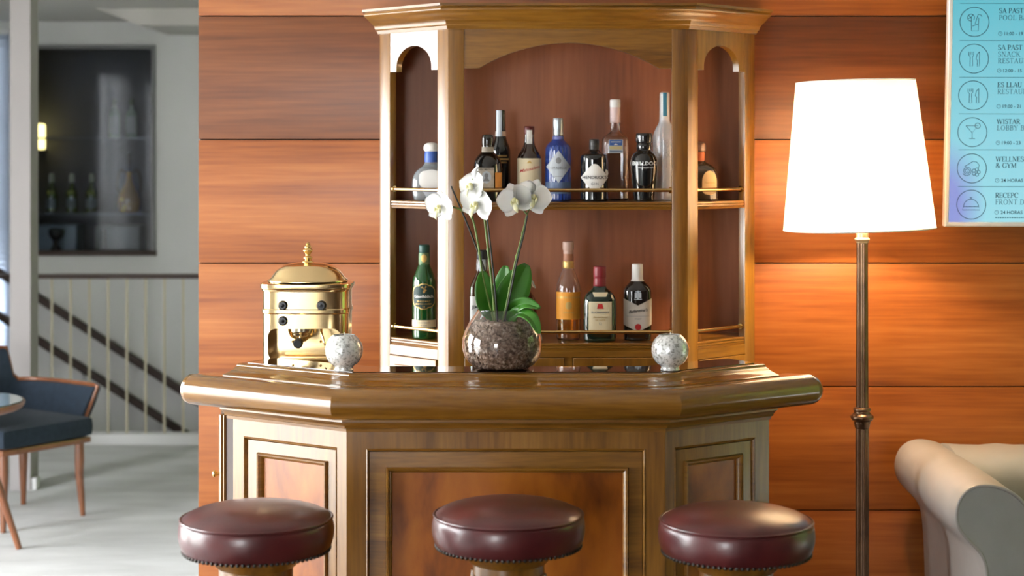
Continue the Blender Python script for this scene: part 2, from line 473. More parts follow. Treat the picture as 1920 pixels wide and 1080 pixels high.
# ================================================================ STAIR BALUSTRADE AND WALL RAILS
t = thing('balustrade', 'thin pale balusters under a dark handrail guarding the stairwell', 'balustrade', (-2.2, 9.75, .06))
bm = NB(); hz = P(200, 518, 9.75).z
box(bm, -2.98, -.9, 9.722, 9.778, hz - .013, hz + .013, bev=.006); finish('handrail', bm, M_darkwood, t)
M_bal = plain('pale_brass_baluster', (.62, .56, .42), .35, metal=.3)
bal_me = None
for i, px in enumerate([62 + 35.2 * j for j in range(-1, 17)]):
    X = (px - 960) * 9.75 / F
    bm = NB(); tube(bm, [(0, 0, 0), (0, 0, hz - .013 - .06)], .0075, 8)
    if bal_me is None: o = finish('baluster', bm, M_bal, t, world=False); bal_me = o.data
    else: bm.free(); o = bpy.data.objects.new('baluster', bal_me); COL.objects.link(o); o.parent = t
    o.location = (X + 2.2, 0, 0)
def wall_rail(p0, p1, label, th):
    a, b = P(*p0, HALLY - .05), P(*p1, HALLY - .05)
    d = (b - a); a = a - d * .25; b = b + d * 1.2
    t = thing('stair_handrail', label, 'handrail', tuple(a))
    u = (b - a); L_ = u.length; ang = math.atan2(u.z, u.x)
    bm = NB(); box(bm, 0, L_, -.03, .02, -th / 2, th / 2, Matrix.Rotation(-ang, 4, 'Y'), bev=.006)
    finish('rail', bm, M_darkwood, t, world=False)
    for f in (.12, .5, .88):
        bm = NB(); box(bm, L_ * f - .015, L_ * f + .015, .02, .05, -.01, .01, Matrix.Rotation(-ang, 4, 'Y')); finish('bracket', bm, M_brassd, t, world=False, smooth=0)
wall_rail((58, 549), (352, 740), 'upper dark wooden stair rail sloping down the hall wall', .046)
wall_rail((58, 629), (350, 815), 'lower dark wooden stair rail sloping down the hall wall', .046)

# ================================================================ BACK BAR CABINET
cab = thing('back_bar_cabinet', 'tall wooden back bar cabinet with arched openings and canted sides', 'cabinet', (.18, 5.55, 0))
CF, CS, CB = 5.376, 5.609, 5.74
CL0, CL1, CR1, CR0 = -.4347, -.2016, .5544, .7975
plan = [(CL0, CB), (CL0, CS), (CL1, CF), (CR1, CF), (CR0, CS), (CR0, CB)]
cornice_path = plan
MH = Matrix.Identity(4)
bm = NB(); box(bm, CL0 + .01, CR0 - .01, 5.71, CB, .0, 2.05); finish('back_panel', bm, M_back, cab, smooth=0)
for X in (CL0, CR0 - .02):
    bm = NB(); box(bm, X, X + .02, CS + .002, 5.709, 0, 2.05); finish('side_panel', bm, M_vt, cab, smooth=0)
def plan_off(o): 
    p = offset_path(plan, o, False); p[0].y = p[-1].y = 5.709; return [tuple(q) for q in p]
bm = NB(); prism(bm, plan_off(-.0005), 2.05, 2.065); finish('top_board', bm, M_hz, cab, smooth=0)
# cornice
cp = smooth_prof([(-.02, 2.046), (-.02, 2.046), (.006, 2.046), (.006, 2.046), (.010, 2.056), (.010, 2.056), (.014, 2.058), (.018, 2.072), (.034, 2.086), (.043, 2.098), (.043, 2.098),
      (.047, 2.100), (.047, 2.100), (.052, 2.106), (.047, 2.114), (.047, 2.114), (.056, 2.116), (.056, 2.116), (.056, 2.124), (.056, 2.124), (-.02, 2.124)], 2)
bm = NB(); sweep(bm, cornice_path, cp); finish('cornice', bm, M_hz, cab)
# shelves
def shelf(z, t, mat, gv):
    bm = NB(); prism(bm, plan_off(-.032), z - t, z); finish('shelf', bm, mat, cab, smooth=0)
    # nosing between the posts, grooved
    pr = [(-.033, z - t), (-.033, z), (-.006, z), (-.004, z - .002), (-.004, z - .006), (-.007, z - .008), (-.004, z - .010), (-.004, z - .014), (-.007, z - .016), (-.004, z - .018), (-.006, z - t)]
    pts = [((CL1 + .05), CF), ((CR1 - .05), CF)]
    bm = NB(); sweep(bm, pts, pr); finish('shelf_nosing', bm, M_hz, cab)
    for (a, b) in (((CL0, CS), (CL1, CF)), ((CR1, CF), (CR0, CS))):
        a, b = Vector(a), Vector(b); u = (b - a).normalized()
        bm = NB(); sweep(bm, [tuple(a + u * .045), tuple(b - u * .045)], pr); finish('shelf_nosing', bm, M_hz, cab)
ZM, ZL = 1.5005, 1.055
shelf(ZM, .024, M_hz, 1); shelf(ZL, .024, M_hz, 1)
# posts and stiles
for X0, X1 in ((CL1, CL1 + .05), (CR1 - .05, CR1)):
    bm = NB(); box(bm, X0, X1, CF, CF + .03, 0, 2.05, bev=.0025); finish('post', bm, M_vt, cab)
ML = face_matrix((CL0, CS, 0), (CL1 - CL0, CF - CS, 0)); LLEN = math.hypot(CL1 - CL0, CF - CS)
MR = face_matrix((CR1, CF, 0), (CR0 - CR1, CS - CF, 0)); RLEN = math.hypot(CR0 - CR1, CS - CF)
def on(M, bm): bmesh.ops.transform(bm, matrix=M, verts=bm.verts)
for M, LN in ((ML, LLEN), (MR, RLEN)):
    for u0 in (0, LN - .05):
        bm = NB(); box(bm, u0, u0 + .05, 0, 2.05, -.028, -.0005, M, bev=.0025); finish('stile', bm, M_vt, cab)
# valances
def arch_pts(u0, u1, z_top, z_flat, ua, ub, apex, rise_k=1.0, n=18, ell=True, zs=None):
    zs = zs if zs is not None else z_flat
    pts = [(u0, z_top), (u0, z_flat), (ua, z_flat)]
    c = (ua + ub) / 2; r = (ub - ua) / 2
    if ell:
        for i in range(n + 1):
            a = PI - PI * i / n; pts.append((c + r * math.cos(a), zs + (apex - zs) * math.sin(a)))
    else:
        h = apex - z_flat; R = (r * r + h * h) / (2 * h)
        for i in range(1, n):
            x = -r + 2 * r * i / n; pts.append((c + x, apex - R + math.sqrt(R * R - x * x)))
    pts += [(ub, z_flat), (u1, z_flat), (u1, z_top)]
    return pts
zf = CAMZ + (HY - 128) * CF / F
MF = face_matrix((0, CF, 0), (1, 0, 0))
bm = NB(); prism(bm, arch_pts(CL1 + .05, CR1 - .05, 2.05, zf, (898 - 960) * CF / F, (1236 - 960) * CF / F, CAMZ + (HY - 80) * CF / F, ell=False), -.026, -.004, MF)
finish('valance', bm, M_hz, cab, smooth=30)
zsf = CAMZ + (HY - 133) * 5.5 / F; zap = CAMZ + (HY - 86) * 5.5 / F
for M, LN in ((ML, LLEN), (MR, RLEN)):
    bm = NB(); prism(bm, arch_pts(.05, LN - .05, 2.05, zsf, .05 + .030, LN - .05 - .030, zap, zs=zsf + .012), -.026, -.002, M)
    finish('valance', bm, M_vt, cab, smooth=30)
# brass gallery rails
def brass_rail(z):
    runs = [((CL1 + .05, CF + .02), (CR1 - .05, CF + .02))]
    for (a, b) in (((CL0, CS), (CL1, CF)), ((CR1, CF), (CR0, CS))):
        a, b = Vector(a), Vector(b); u = (b - a).normalized(); nrm = Vector((u.y, -u.x)) * -.014
        runs.append((tuple(a + u * .05 + nrm), tuple(b - u * .05 + nrm)))
    for a, b in runs:
        bm = NB(); tube(bm, [(*a, z), (*b, z)], .0060, 12)
        av, bv = Vector((*a, z)), Vector((*b, z)); u = (bv - av).normalized()
        for q in (av + u * .004, bv - u * .004):
            tube(bm, [q - u * .004, q + u * .004], .0100, 12)
        finish('brass_rail', bm, M_brass, cab)
brass_rail(1.65 - 66.5 * 5.396 / F); brass_rail(1.65 - 332.5 * 5.396 / F)
# base with panelled doors
pm = [(-.008, 0), (.010, 0), (.010, .006), (.006, .011), (.002, .011), (0, .007), (-.004, .007), (-.008, .002)]
def door(M, u0, u1, v0, v1, mats=(M_vt, M_flame), w=.034):
    bm = NB(); box(bm, u0, u1, v0, v1, -.02, -.004, M); d = finish('door', bm, mats[1], cab, smooth=0)
    bm = NB()
    sweep(bm, rect_path(u0 + w / 2, u1 - w / 2, v0 + w / 2, v1 - w / 2), [(-w / 2, -.004), (w / 2, -.004), (w / 2, .0035), (w / 2 - .002, .0045), (-w / 2 + .002, .0045), (-w / 2, .003)], True, M)
    f = finish('door_frame', bm, mats[0], d, world=True, smooth=20)
    bm = NB(); sweep(bm, rect_path(u0 + w + .006, u1 - w - .006, v0 + w + .006, v1 - w - .006), [(o, z - .004) for o, z in pm], True, M); finish('moulding', bm, M_hz, d, smooth=30)
    return d
bm = NB()
box(bm, CL1 + .05, CR1 - .05, 1.012, 1.031, -.02, -.001, MF); box(bm, CL1 + .05, CR1 - .05, 0, .1, -.02, -.001, MF); 
mid = (1066 - 960) * CF / F
box(bm, mid - .012, mid + .012, .1, 1.012, -.02, -.001, MF)
finish('base_frame', bm, M_hz, cab, smooth=0)
for a, b in ((CL1 + .052, mid - .014), (mid + .014, CR1 - .052)):
    door(MF, a, b, .102, 1.010)
for M, LN in ((ML, LLEN), (MR, RLEN)):
    for v0, v1 in ((1.0, 1.031), (0, .1)):
        bm = NB(); box(bm, .05, LN - .05, v0, v1, -.02, -.001, M); finish('base_rail', bm, M_hz, cab, smooth=0)
    door(M, .052, LN - .052, .102, .998, w=.03)

# ================================================================ BAR COUNTER
bar = thing('bar_counter', 'canted wooden bar counter with panelled front and rounded arm rail', 'bar', (0, 4.6, 0))
BF = 4.36
A0, A1, A2, A3 = Vector((-.748, 4.576)), Vector((-.4224, BF)), Vector((.391, BF)), Vector((.6878, 4.566))
bpath = [tuple(A0), tuple(A1), tuple(A2), tuple(A3)]
BBACK = 4.97
EL = Vector((-.795, 4.66))
# carcass
bm = NB(); ins = [tuple(q) for q in offset_path([tuple(EL), tuple(A0), tuple(A1), tuple(A2), tuple(A3)], -.016, False)]
prism(bm, [(ins[0][0], BBACK)] + ins + [(ins[-1][0], BBACK)], .06, .985); finish('carcass', bm, M_darkwood, bar, smooth=0)
# frieze + cove moulding under the rail
path5 = [tuple(A0 + (A0 - A1).normalized() * .02)] + bpath[1:3] + [tuple(A3 + (A3 - A2).normalized() * .004)]
fr = smooth_prof([(-.014, .942), (-.014, .942), (.003, .942), (.003, .942), (.004, .950), (.004, .950), (.012, .953), (.012, .953), (.014, .960), (.024, .968), (.030, .970), (.030, .970), (.030, .976), (.030, .976), (.040, .984), (.050, .990), (.050, .990), (-.014, .990)], 1)
bm = NB(); sweep(bm, path5, fr); finish('frieze_moulding', bm, M_hz, bar, smooth=24)
# round nosing rail
npts = []
for i in range(25):
    a = -PI * .62 + PI * 1.17 * i / 24
    npts.append((.058 + .044 * math.cos(a), 1.022 + .041 * math.sin(a)))
npts += [(-.02, 1.058), (-.02, .992), (.03, .988)]
eL = A0 + (A0 - A1).normalized() * .085; eR = A3 + (A3 - A2).normalized() * .085
npath = [tuple(eL), tuple(A1), tuple(A2), tuple(eR)]
bm = NB()
vs = sweep(bm, npath, npts)
# rounded ends: a half turn of the same section
k = len(npts)
def round_end(bm, org, dirv, prof):
    d = Vector((dirv[0], dirv[1], 0)).normalized(); nrm = Vector((d.y, -d.x, 0))
    rows = []
    for j, q in enumerate([0, .25, .5, .7, .85, .95, 1.0]):
        a = q * PI / 2; sc = math.cos(a); ex = math.sin(a) * .034
        row = []
        for o, z in prof:
            zz = 1.022 + (z - 1.022) * (1 - (1 - sc) * .55); oo = .02 + (o - .02) * (1 - (1 - sc) * .4)
            row.append(bm.verts.new(Vector((org[0], org[1], 0)) + nrm * oo + d * ex + Vector((0, 0, zz))))
        rows.append(row)
    for a, b in zip(rows, rows[1:]):
        for j in range(k): bm.faces.new((a[j], a[(j + 1) % k], b[(j + 1) % k], b[j]))
    bm.faces.new(rows[-1])
dl = (eL - A1).normalized(); dr = (eR - A2).normalized()
round_end(bm, tuple(eL), tuple(dl), [(-o, z) for o, z in npts]); round_end(bm, tuple(eR), tuple(dr), npts)
finish('arm_rail', bm, M_nose, bar, smooth=24)
# raised tier moulding and polished top
tier = smooth_prof([(-.16, 1.05), (-.16, 1.05), (.040, 1.05), (.040, 1.05), (.040, 1.064), (.040, 1.064), (.034, 1.066), (.018, 1.069), (.002, 1.074), (-.006, 1.079), (-.006, 1.079), (-.010, 1.080), (-.014, 1.082), (-.014, 1.086), (-.020, 1.0885), (-.028, 1.089), (-.028, 1.089), (-.16, 1.089)], 2)
tL = A0 + (A0 - A1).normalized() * .0; tR = A3 + (A3 - A2).normalized() * .0
tpath = [tuple(tL), tuple(A1), tuple(A2), tuple(tR)]
bm = NB(); sweep(bm, tpath, tier); finish('tier_moulding', bm, M_nose, bar, smooth=24)
tpath2 = [tuple(A0 + (A1 - A0).normalized() * .02), tuple(A1), tuple(A2), tuple(A3 + (A2 - A3).normalized() * .02)]
bm = NB(); sweep(bm, tpath2, [(-.152, 1.0893), (-.036, 1.0893), (-.036, 1.0905), (-.152, 1.0905)]); finish('polished_top', bm, M_top, bar, smooth=0)
inn = [tuple(q) for q in offset_path(bpath, -.165, False)]
xl, xr = -.80, .70
bm = NB(); prism(bm, [(xl, BBACK), (xl, 4.705), inn[0], inn[1], inn[2], inn[3], (xr, 4.69), (xr, BBACK)], 1.0, 1.03); finish('work_top', bm, M_hz, bar, smooth=0)
# panelled faces
def bar_face(a, b, outer, inner, name):
    """outer/inner: fractions (u0,u1) and z tops of the two nested frames"""
    d = b - a; LN = d.length; M = face_matrix((a.x, a.y, 0), (d.x, d.y, 0))
    (o0, o1, oz), (i0, i1, iz) = outer, inner
    zb0, zb1, zi0 = .06, .17, .22
    bm = NB()  # flat frame of stiles and rails
    for (u0, u1, v0, v1) in ((.0005, o0, zb0, .942), (o1, LN - .0005, zb0, .942), (o0, o1, oz, .942), (o0, o1, zb0, zb1)):
        box(bm, u0, u1, v0, v1, -.016, 0, M)
    fr = finish(name, bm, M_vt, bar, smooth=0)
    bm = NB(); sweep(bm, rect_path(o0 + .004, o1 - .004, zb1 + .004, oz - .004), [(-.004, -.016), (.004, -.016), (.004, -.001), (.0005, .0015), (-.002, -.002), (-.004, -.006)], True, M)
    finish('bead', bm, M_hz, fr)
    bm = NB()  # inner mitred flat frame
    for path, off in ((None, None),):
        w = min(i0 - o0, oz - iz) - .010
        mid_ = rect_path(o0 + .009 + w / 2, o1 - .009 - w / 2, zb1 + .009 + w / 2, oz - .009 - w / 2)
        sweep(bm, mid_, [(-w / 2, -.016), (w / 2, -.016), (w / 2, -.006), (-w / 2, -.004)], True, M)
    finish('inner_frame', bm, M_hz if name == 'front_panel' else M_vt, fr, smooth=20)
    bm = NB(); sweep(bm, rect_path(i0 + .002, i1 - .002, zi0, iz - .002), [(-.009, -.016), (.006, -.016), (.006, -.002), (.003, .004), (-.001, .003), (-.002, -.001), (-.006, -.004), (-.009, -.010)], True, M)
    finish('moulding', bm, M_hz, fr)
    bm = NB(); box(bm, i0, i1, zi0, iz, -.016, -.0115, M); finish('panel', bm, M_flame, fr, smooth=0)
u = lambda px: (px - 960) * BF / F - A1.x
bar_face(A1, A2, (u(686), u(1211), .899), (u(727), u(1176), .847), 'front_panel')
L1 = (A1 - A0).length; L2 = (A3 - A2).length
bar_face(A0, A1, (L1 * .098, L1 * .92, .899), (L1 * .228, L1 * .82, .856), 'canted_panel')
bar_face(A2, A3, (L2 * .085, L2 * .86, .899), (L2 * .20, L2 * .73, .856), 'canted_panel')
# end door, a little open, with brass knob
d = A0 - EL; M = face_matrix((EL.x, EL.y, 0), (d.x, d.y, 0)); LN = d.length
bm = NB(); box(bm, 0, LN - .002, .06, .942, -.014, -.006, M); dd = finish('end_door', bm, M_darkwood, bar, smooth=0)
bm = NB(); box(bm, -.004, .014, .06, .942, -.012, .006, M, bev=.003); box(bm, .020, .026, .06, .942, -.006, .001, M, bev=.001); finish('edge_strip', bm, M_vt, dd)
bm = NB(); lathe(bm, smooth_prof([(.004, 0), (.004, .008), (.0095, .013), (.010, .018), (.006, .023), (.0005, .024)], 2), 20, M=Matrix.Translation((EL.x - .002, EL.y + .008, P(408, 889, 4.66).z)) @ Matrix.Rotation(-PI / 2, 4, 'Y')); finish('knob', bm, M_brass, dd, label='small round brass knob')
bm = NB(); box(bm, EL.x, EL.x + .015, EL.y + .006, BBACK, .06, .985); finish('end_panel', bm, M_vt, bar, smooth=0)
bm = NB(); box(bm, ins[-1][0], A3.x, A3.y + .002, BBACK, .06, .985); finish('end_panel', bm, M_vt, bar, smooth=0)
# plinth
bm = NB(); sweep(bm, [tuple(EL)] + bpath, [(-.03, 0), (.012, 0), (.012, .05), (.006, .062), (-.03, .062)]); finish('plinth', bm, M_hz, bar)
bm = NB(); box(bm, -.76, .66, 4.60, BBACK - .03, 0, .0595); finish('plinth', bm, M_darkwood, bar, smooth=0)

# ================================================================ STOOLS
def make_stool():
    t = thing('bar_stool', '', 'stool')
    R = .172; zt = .834
    bm = NB()
    pr = [(.0005, zt + .026), (.05, zt + .0255), (.10, zt + .021), (.14, zt + .012), (.160, zt + .003), (R - .004, zt - .004)]
    lathe(bm, smooth_prof(pr, 2), 64, cap0=True, cap1=True); finish('seat_cushion', bm, M_leather, t, world=False, smooth=60)
    bm = NB(); tube_pts = [(math.cos(a) * (R - .002), math.sin(a) * (R - .002), zt - .005) for a in [2 * PI * i / 72 for i in range(73)]]
    tube(bm, tube_pts, .0032, 8, caps=False); finish('piping', bm, M_leather, t, world=False)
    bm = NB(); pr = [(R - .006, zt - .005), (R + .0005, zt - .012), (R + .0035, zt - .032), (R + .002, zt - .052), (R - .004, zt - .069), (R - .009, zt - .077), (R - .02, zt - .079)]
    lathe(bm, smooth_prof(pr, 2), 64, cap0=True, cap1=True); finish('seat_band', bm, M_leather, t, world=False, smooth=60)
    bm = NB(); n = 84
    for i in range(n):
        a = 2 * PI * i / n
        r_ = bmesh.ops.create_icosphere(bm, subdivisions=2, radius=.0046, matrix=Matrix.Translation(((R - .0075) * math.cos(a), (R - .0065) * math.sin(a), zt - .0745)))
    o = finish('nail_trim', bm, M_iron, t, world=False, smooth=80); o['kind'] = 'stuff'
    bm = NB(); pr = [(.10, zt - .0795), (.115, zt - .081), (.115, zt - .085), (.105, zt - .095), (.088, zt - .113), (.082, zt - .116), (.082, zt - .138), (.03, zt - .14)]
    lathe(bm, pr, 40); finish('swivel_base', bm, M_vt, t, world=False)
    for k in range(4):
        a = PI / 4 + k * PI / 2; c, s = math.cos(a), math.sin(a)
        pts = [(c * r, s * r, z) for r, z in ((.07, zt - .138), (.085, zt - .28), (.11, zt - .5), (.15, .15), (.19, 0.006))]
        bm = NB(); sp = spline(pts, 5); tube(bm, sp, [.021 - .007 * i / (len(sp) - 1) for i in range(len(sp))], 12); finish('leg', bm, M_vt, t, world=False)
    bm = NB(); tube(bm, [(math.cos(q) * .125, math.sin(q) * .125, .28) for q in [2 * PI * i / 48 for i in range(49)]], .009, 10, caps=False); finish('foot_ring', bm, M_brassd, t, world=False)
    return t
st = make_stool()
for i, (px, rot, lab) in enumerate(((481, .2, 'round oxblood leather stool before the panel beside the brass knob'), (953.5, .45, 'round oxblood leather stool before the centre panel of the bar'), (1380.5, .1, 'round oxblood leather stool at the bar end by the lamp'))):
    o = st if i == 0 else copy_tree(st)
    dd_ = 3.86 if i != 1 else 3.90
    if i == 2: dd_ = 3.83
    o.location = ((px - 960) * dd_ / F, dd_, 0); o.rotation_euler.z = rot; o['label'] = lab; o['group'] = 'leather stools along the bar'

# ================================================================ LETTERING
_txt = {}
def text_mesh(body, size, shear=0.0, space=1.0):
    cu = bpy.data.curves.new('lettering', 'FONT'); cu.body = body; cu.size = size; cu.align_x = 'CENTER'; cu.align_y = 'CENTER'
    cu.shear = shear; cu.space_character = space; cu.resolution_u = 3; cu.offset = .012 * size
    o = bpy.data.objects.new('lettering', cu); COL.objects.link(o)
    bpy.context.view_layer.update()
    me = bpy.data.meshes.new_from_object(o.evaluated_get(bpy.context.evaluated_depsgraph_get()))
    bpy.data.objects.remove(o); bpy.data.curves.remove(cu)
    return me
M_ink = plain('black_ink', (.02, .02, .022), .6)
M_red = plain('red_ink', (.45, .02, .02), .6)
M_gold = plain('gold_ink', (.55, .36, .12), .4, metal=.6)
M_white = plain('white_ink', (.85, .85, .83), .5)
M_grey = plain('grey_ink', (.22, .22, .23), .6)

# ================================================================ BOTTLES
SB = 5.5 / F
class Bottle:
    def __init__(s, name, label, px, base, prof, mat, d=5.5, n=2.0, ky=1.0, seg=40, group=None, inner=None, it=2, rot=0, flute=None):
        """prof in pixels (half width, height above base)"""
        s.k = d / F; s.n, s.ky = n, ky
        s.t = thing(name, label, 'bottle', ((px - 960) * s.k, d, base), group)
        if rot: s.t.rotation_euler.z = rot
        s.prof = [(r * s.k, h * s.k) for r, h in smooth_prof(prof, it)]
        bm = NB()
        pr = list(s.prof)
        if inner:   # hollow clear glass
            th = inner * s.k
            ip = [(max(r - th, .001), max(h, th * 1.6)) for r, h in s.prof]
            pr = pr + ip[::-1]
            lathe(bm, pr, seg, n, ky, flute=flute)
        else: lathe(bm, pr, seg, n, ky, flute=flute)
        s.body = finish('glass_body', bm, mat, s.t, world=False, smooth=40)
    def R(s, h):
        pr = s.prof
        for (r0, h0), (r1, h1) in zip(pr, pr[1:]):
            if h0 <= h <= h1 and h1 > h0: return r0 + (r1 - r0) * (h - h0) / (h1 - h0)
        return pr[-1][0]
    def S(s, x, h, off):
        R = s.R(h) ; x = max(-R * .995, min(R * .995, x))
        y = R * (1 - abs(x / R) ** s.n) ** (1 / s.n) * s.ky
        nx, ny = x / R, -y / (R * s.ky)
        l = math.hypot(nx, ny) or 1
        return Vector((x + nx / l * off, -y + ny / l * off, h))
    def part(s, name, prof, mat, n=2.0, ky=1.0, seg=32, it=1, label=None):
        bm = NB(); lathe(bm, [(r * s.k, h * s.k) for r, h in smooth_prof(prof, it)], seg, n, ky)
        return finish(name, bm, mat, s.t, world=False, smooth=40, label=label)
    def label(s, h0, h1, w, mat, off=.0007, cx=0, name='paper_label', nx=16, ny=12, parent=None, lab=None):
        """w: half width in px, or function of t in 0..1 giving (lo,hi) px"""
        bm = NB(); rows = []
        for j in range(ny + 1):
            t = j / ny; h = (h0 + (h1 - h0) * t) * s.k
            lo, hi = (-w, w) if not callable(w) else w(t)
            rows.append([bm.verts.new(s.S((cx + lo + (hi - lo) * i / nx) * s.k, h, off)) for i in range(nx + 1)])
        for a, b in zip(rows, rows[1:]):
            for i in range(nx): bm.faces.new((a[i], a[i + 1], b[i + 1], b[i]))
        bmesh.ops.remove_doubles(bm, verts=bm.verts, dist=1e-6)
        return finish(name, bm, mat, parent or s.t, world=False, smooth=60, label=lab)
    def label_tb(s, w, top, bot, mat, off=.0007, name='paper_label', nx=24, ny=10):
        bm = NB(); rows = []
        for j in range(ny + 1):
            t = j / ny
            rows.append([bm.verts.new(s.S(q * w * s.k, (bot(q) + (top(q) - bot(q)) * t) * s.k, off)) for q in [-1 + 2 * i / nx for i in range(nx + 1)]])
        for a, b in zip(rows, rows[1:]):
            for i in range(nx): bm.faces.new((a[i], a[i + 1], b[i + 1], b[i]))
        return finish(name, bm, mat, s.t, world=False, smooth=60)
    def text(s, body, size, h, mat, cx=0, off=.0016, shear=0, parent=None, slope=0, space=1.0):
        me = text_mesh(body, size * s.k, shear, space)
        for v in me.vertices:
            x, y = v.co.x + cx * s.k, v.co.y + h * s.k + slope * v.co.x
            v.co = s.S(x, y, off)
        me.materials.append(mat)
        o = bpy.data.objects.new('lettering', me); COL.objects.link(o); o.parent = parent or s.t
        return o

def bglass(name, col, rough=.06): return plain(name, col, rough, coat=1, crough=.03, spec=.6)
G_black = bglass('black_glass', (.008, .009, .010)); G_brown = bglass('dark_brown_glass', (.022, .009, .006))
G_green = plain('green_glass', (.02, .22, .05), .03, trans=.75, coat=1, crough=.02); G_dkgreen = bglass('dark_green_glass', (.008, .020, .012))
G_blue = plain('blue_glass', (.05, .12, .55), .05, trans=.55, coat=1, crough=.03)
G_clear = M_glass
G_frost = plain('frosted_glass', (.85, .86, .88), .35, trans=.55, coat=.3)
G_redbrown = bglass('red_brown_glass', (.07, .012, .008))
Paper = plain('cream_paper', (.72, .62, .42), .7); PaperW = plain('white_paper', (.78, .77, .74), .7); PaperG = plain('silver_grey_paper', (.50, .54, .58), .4)
PaperTan = mixed('tan_paper', [(.42, .36, .28), (.56, .50, .41)], nscale=60, rough=.7)
Pewter = plain('pewter_cap', (.50, .55, .58), .35, metal=.7)
BG1, BG2 = 'bottles on the upper shelf', 'bottles on the lower shelf'

# --- upper shelf
b = Bottle('tequila_bottle', 'rounded clear bottle with white ball stopper and blue neck band', 809, ZM, [(0.5, 0), (30, 0), (33, 3), (36, 14), (37, 30), (35, 45), (28, 57), (14, 66), (12, 74), (12, 80)], plain('smoky_clear_glass', (.62, .68, .72), .04, trans=.7, coat=1), d=5.56, n=3.2, ky=.6, group=BG1)
b.part('neck_band', [(12.6, 72), (13, 74), (13, 88), (12, 92)], plain('blue_ribbon', (.05, .12, .42), .4))
b.part('stopper', [(9, 91.5), (14, 93), (15, 98), (14, 104), (9, 108), (.5, 109)], plain('white_stopper', (.78, .77, .72), .4), it=2)
lb = b.label(22, 58, lambda t: (-22 * math.sqrt(max(.02, 1 - (2 * t - 1) ** 4)), 22 * math.sqrt(max(.02, 1 - (2 * t - 1) ** 4))), PaperW)
b.label(6, 17, lambda t: (-14 + 6 * (1 - t), 14 - 6 * (1 - t)), PaperG)

b = Bottle('rum_bottle', 'squat black round-shouldered bottle with portrait label and orange stamp', 914.5, ZM, [(.5, 0), (.5, 0), (24, 0), (26, 2), (26.5, 6), (27, 30), (27, 62), (25, 76), (19, 86), (11.5, 92), (10.5, 98), (10.5, 106)], G_black, d=5.47, group=BG1)
b.part('cap', [(11, 104), (11.5, 106), (11.5, 122), (9, 125), (.5, 125.5)], bglass('dark_cap', (.03, .025, .02)))
b.label(92, 102, 10.8, PaperTan, off=.0009, name='neck_label')
lb = b.label(26, 63, lambda t: (-17, 13), PaperTan, cx=-1)
b.label(26, 54, lambda t: (14, 26), plain('orange_stamp', (.75, .32, .06), .6), off=.0010, name='orange_stamp')
b.label(34, 57, lambda t: (-2 - 9 * math.sqrt(max(.01, 1 - (2 * t - 1) ** 2)), -2 + 9 * math.sqrt(max(.01, 1 - (2 * t - 1) ** 2))), PaperG, off=.0012, parent=lb, name='portrait_oval')
b.label(38, 53, lambda t: (-2 - (6.5 if t < .4 else 3.6) * math.sqrt(max(.02, 1 - ((t - .7) / .32) ** 2)) if t >= .4 else -8 + t * 8, -2 + (6.5 if t < .4 else 3.6) * math.sqrt(max(.02, 1 - ((t - .7) / .32) ** 2)) if t >= .4 else 4 - t * 8), M_grey, off=.0016, parent=lb, name='portrait_bust')
b.text('DIPLOMATICO', 4.2, 60, M_ink, cx=-3, parent=lb)

b = Bottle('sherry_bottle', 'tall black bottle with white tax strip over its neck', 938.5, ZM, [(.5, 0), (.5, 0), (18, 0), (19, 2), (19, 6), (19, 88), (17.5, 100), (12, 112), (9.8, 122), (9, 140), (9, 150)], G_black, d=5.56, group=BG1)
b.part('cap', [(9.4, 118), (9.8, 120), (9.4, 168), (8, 169.5), (.5, 170)], bglass('black_capsule', (.012, .012, .014)), seg=28)
bb_ = Bottle.__new__(Bottle); bb_.__dict__.update(b.__dict__); bb_.prof = [(9.9 * b.k, 0), (9.9 * b.k, 200 * b.k)]
bb_.label(120, 169, lambda t: (-7.5, 2.5), PaperG, name='tax_strip')
for h_, w_ in ((82, 12), (76, 15), (70, 12), (58, 3), (50, 2)): b.label(h_, h_ + 3.2, w_, M_gold, name='gold_ornament', ny=3)
b.part('foil_ring', [(9.9, 118), (10.4, 119), (10, 129), (9.5, 130)], plain('pale_foil', (.6, .5, .4), .3, metal=.5))

b = Bottle('rum_bottle', 'brown bottle with red cap and cream label in red script', 992.5, ZM, [(.5, 0), (.5, 0), (21, 0), (23, 2), (23, 8), (23, 76), (21.5, 86), (14, 98), (10, 106), (9.2, 116), (9, 128)], G_brown, d=5.5, group=BG1)
b.part('cap', [(8.4, 124), (9.4, 125), (9.4, 139), (8.6, 140), (.5, 140.4)], plain('dark_red_cap', (.12, .012, .012), .35))
b2 = Bottle.__new__(Bottle); b2.__dict__.update(b.__dict__); b2.prof = [(9.8 * b.k, 0), (9.6 * b.k, 200 * b.k)]
b2.label(107, 133, lambda t: (-5, 5), PaperW, name='tax_strip')
lb = b.label(10, 80, lambda t: (-22.3, 22.3 - 0 * t), Paper, nx=24)
b.text('Matusalem', 8.3, 60, M_red, shear=.35, parent=lb, slope=.25)
b.text('15', 9, 33, M_red, parent=lb); b.text('GRAN RESERVA', 3.6, 24, M_ink, parent=lb)
b.label(29.5, 30.3, lambda t: (-14, -7), M_red, off=.0012, parent=lb, name='red_rule'); b.label(29.5, 30.3, lambda t: (7, 14), M_red, off=.0012, parent=lb, name='red_rule')
b.label(71, 76, lambda t: (-5 + 4 * t, 5 - 4 * t), M_gold, off=.0012, parent=lb, name='crest')

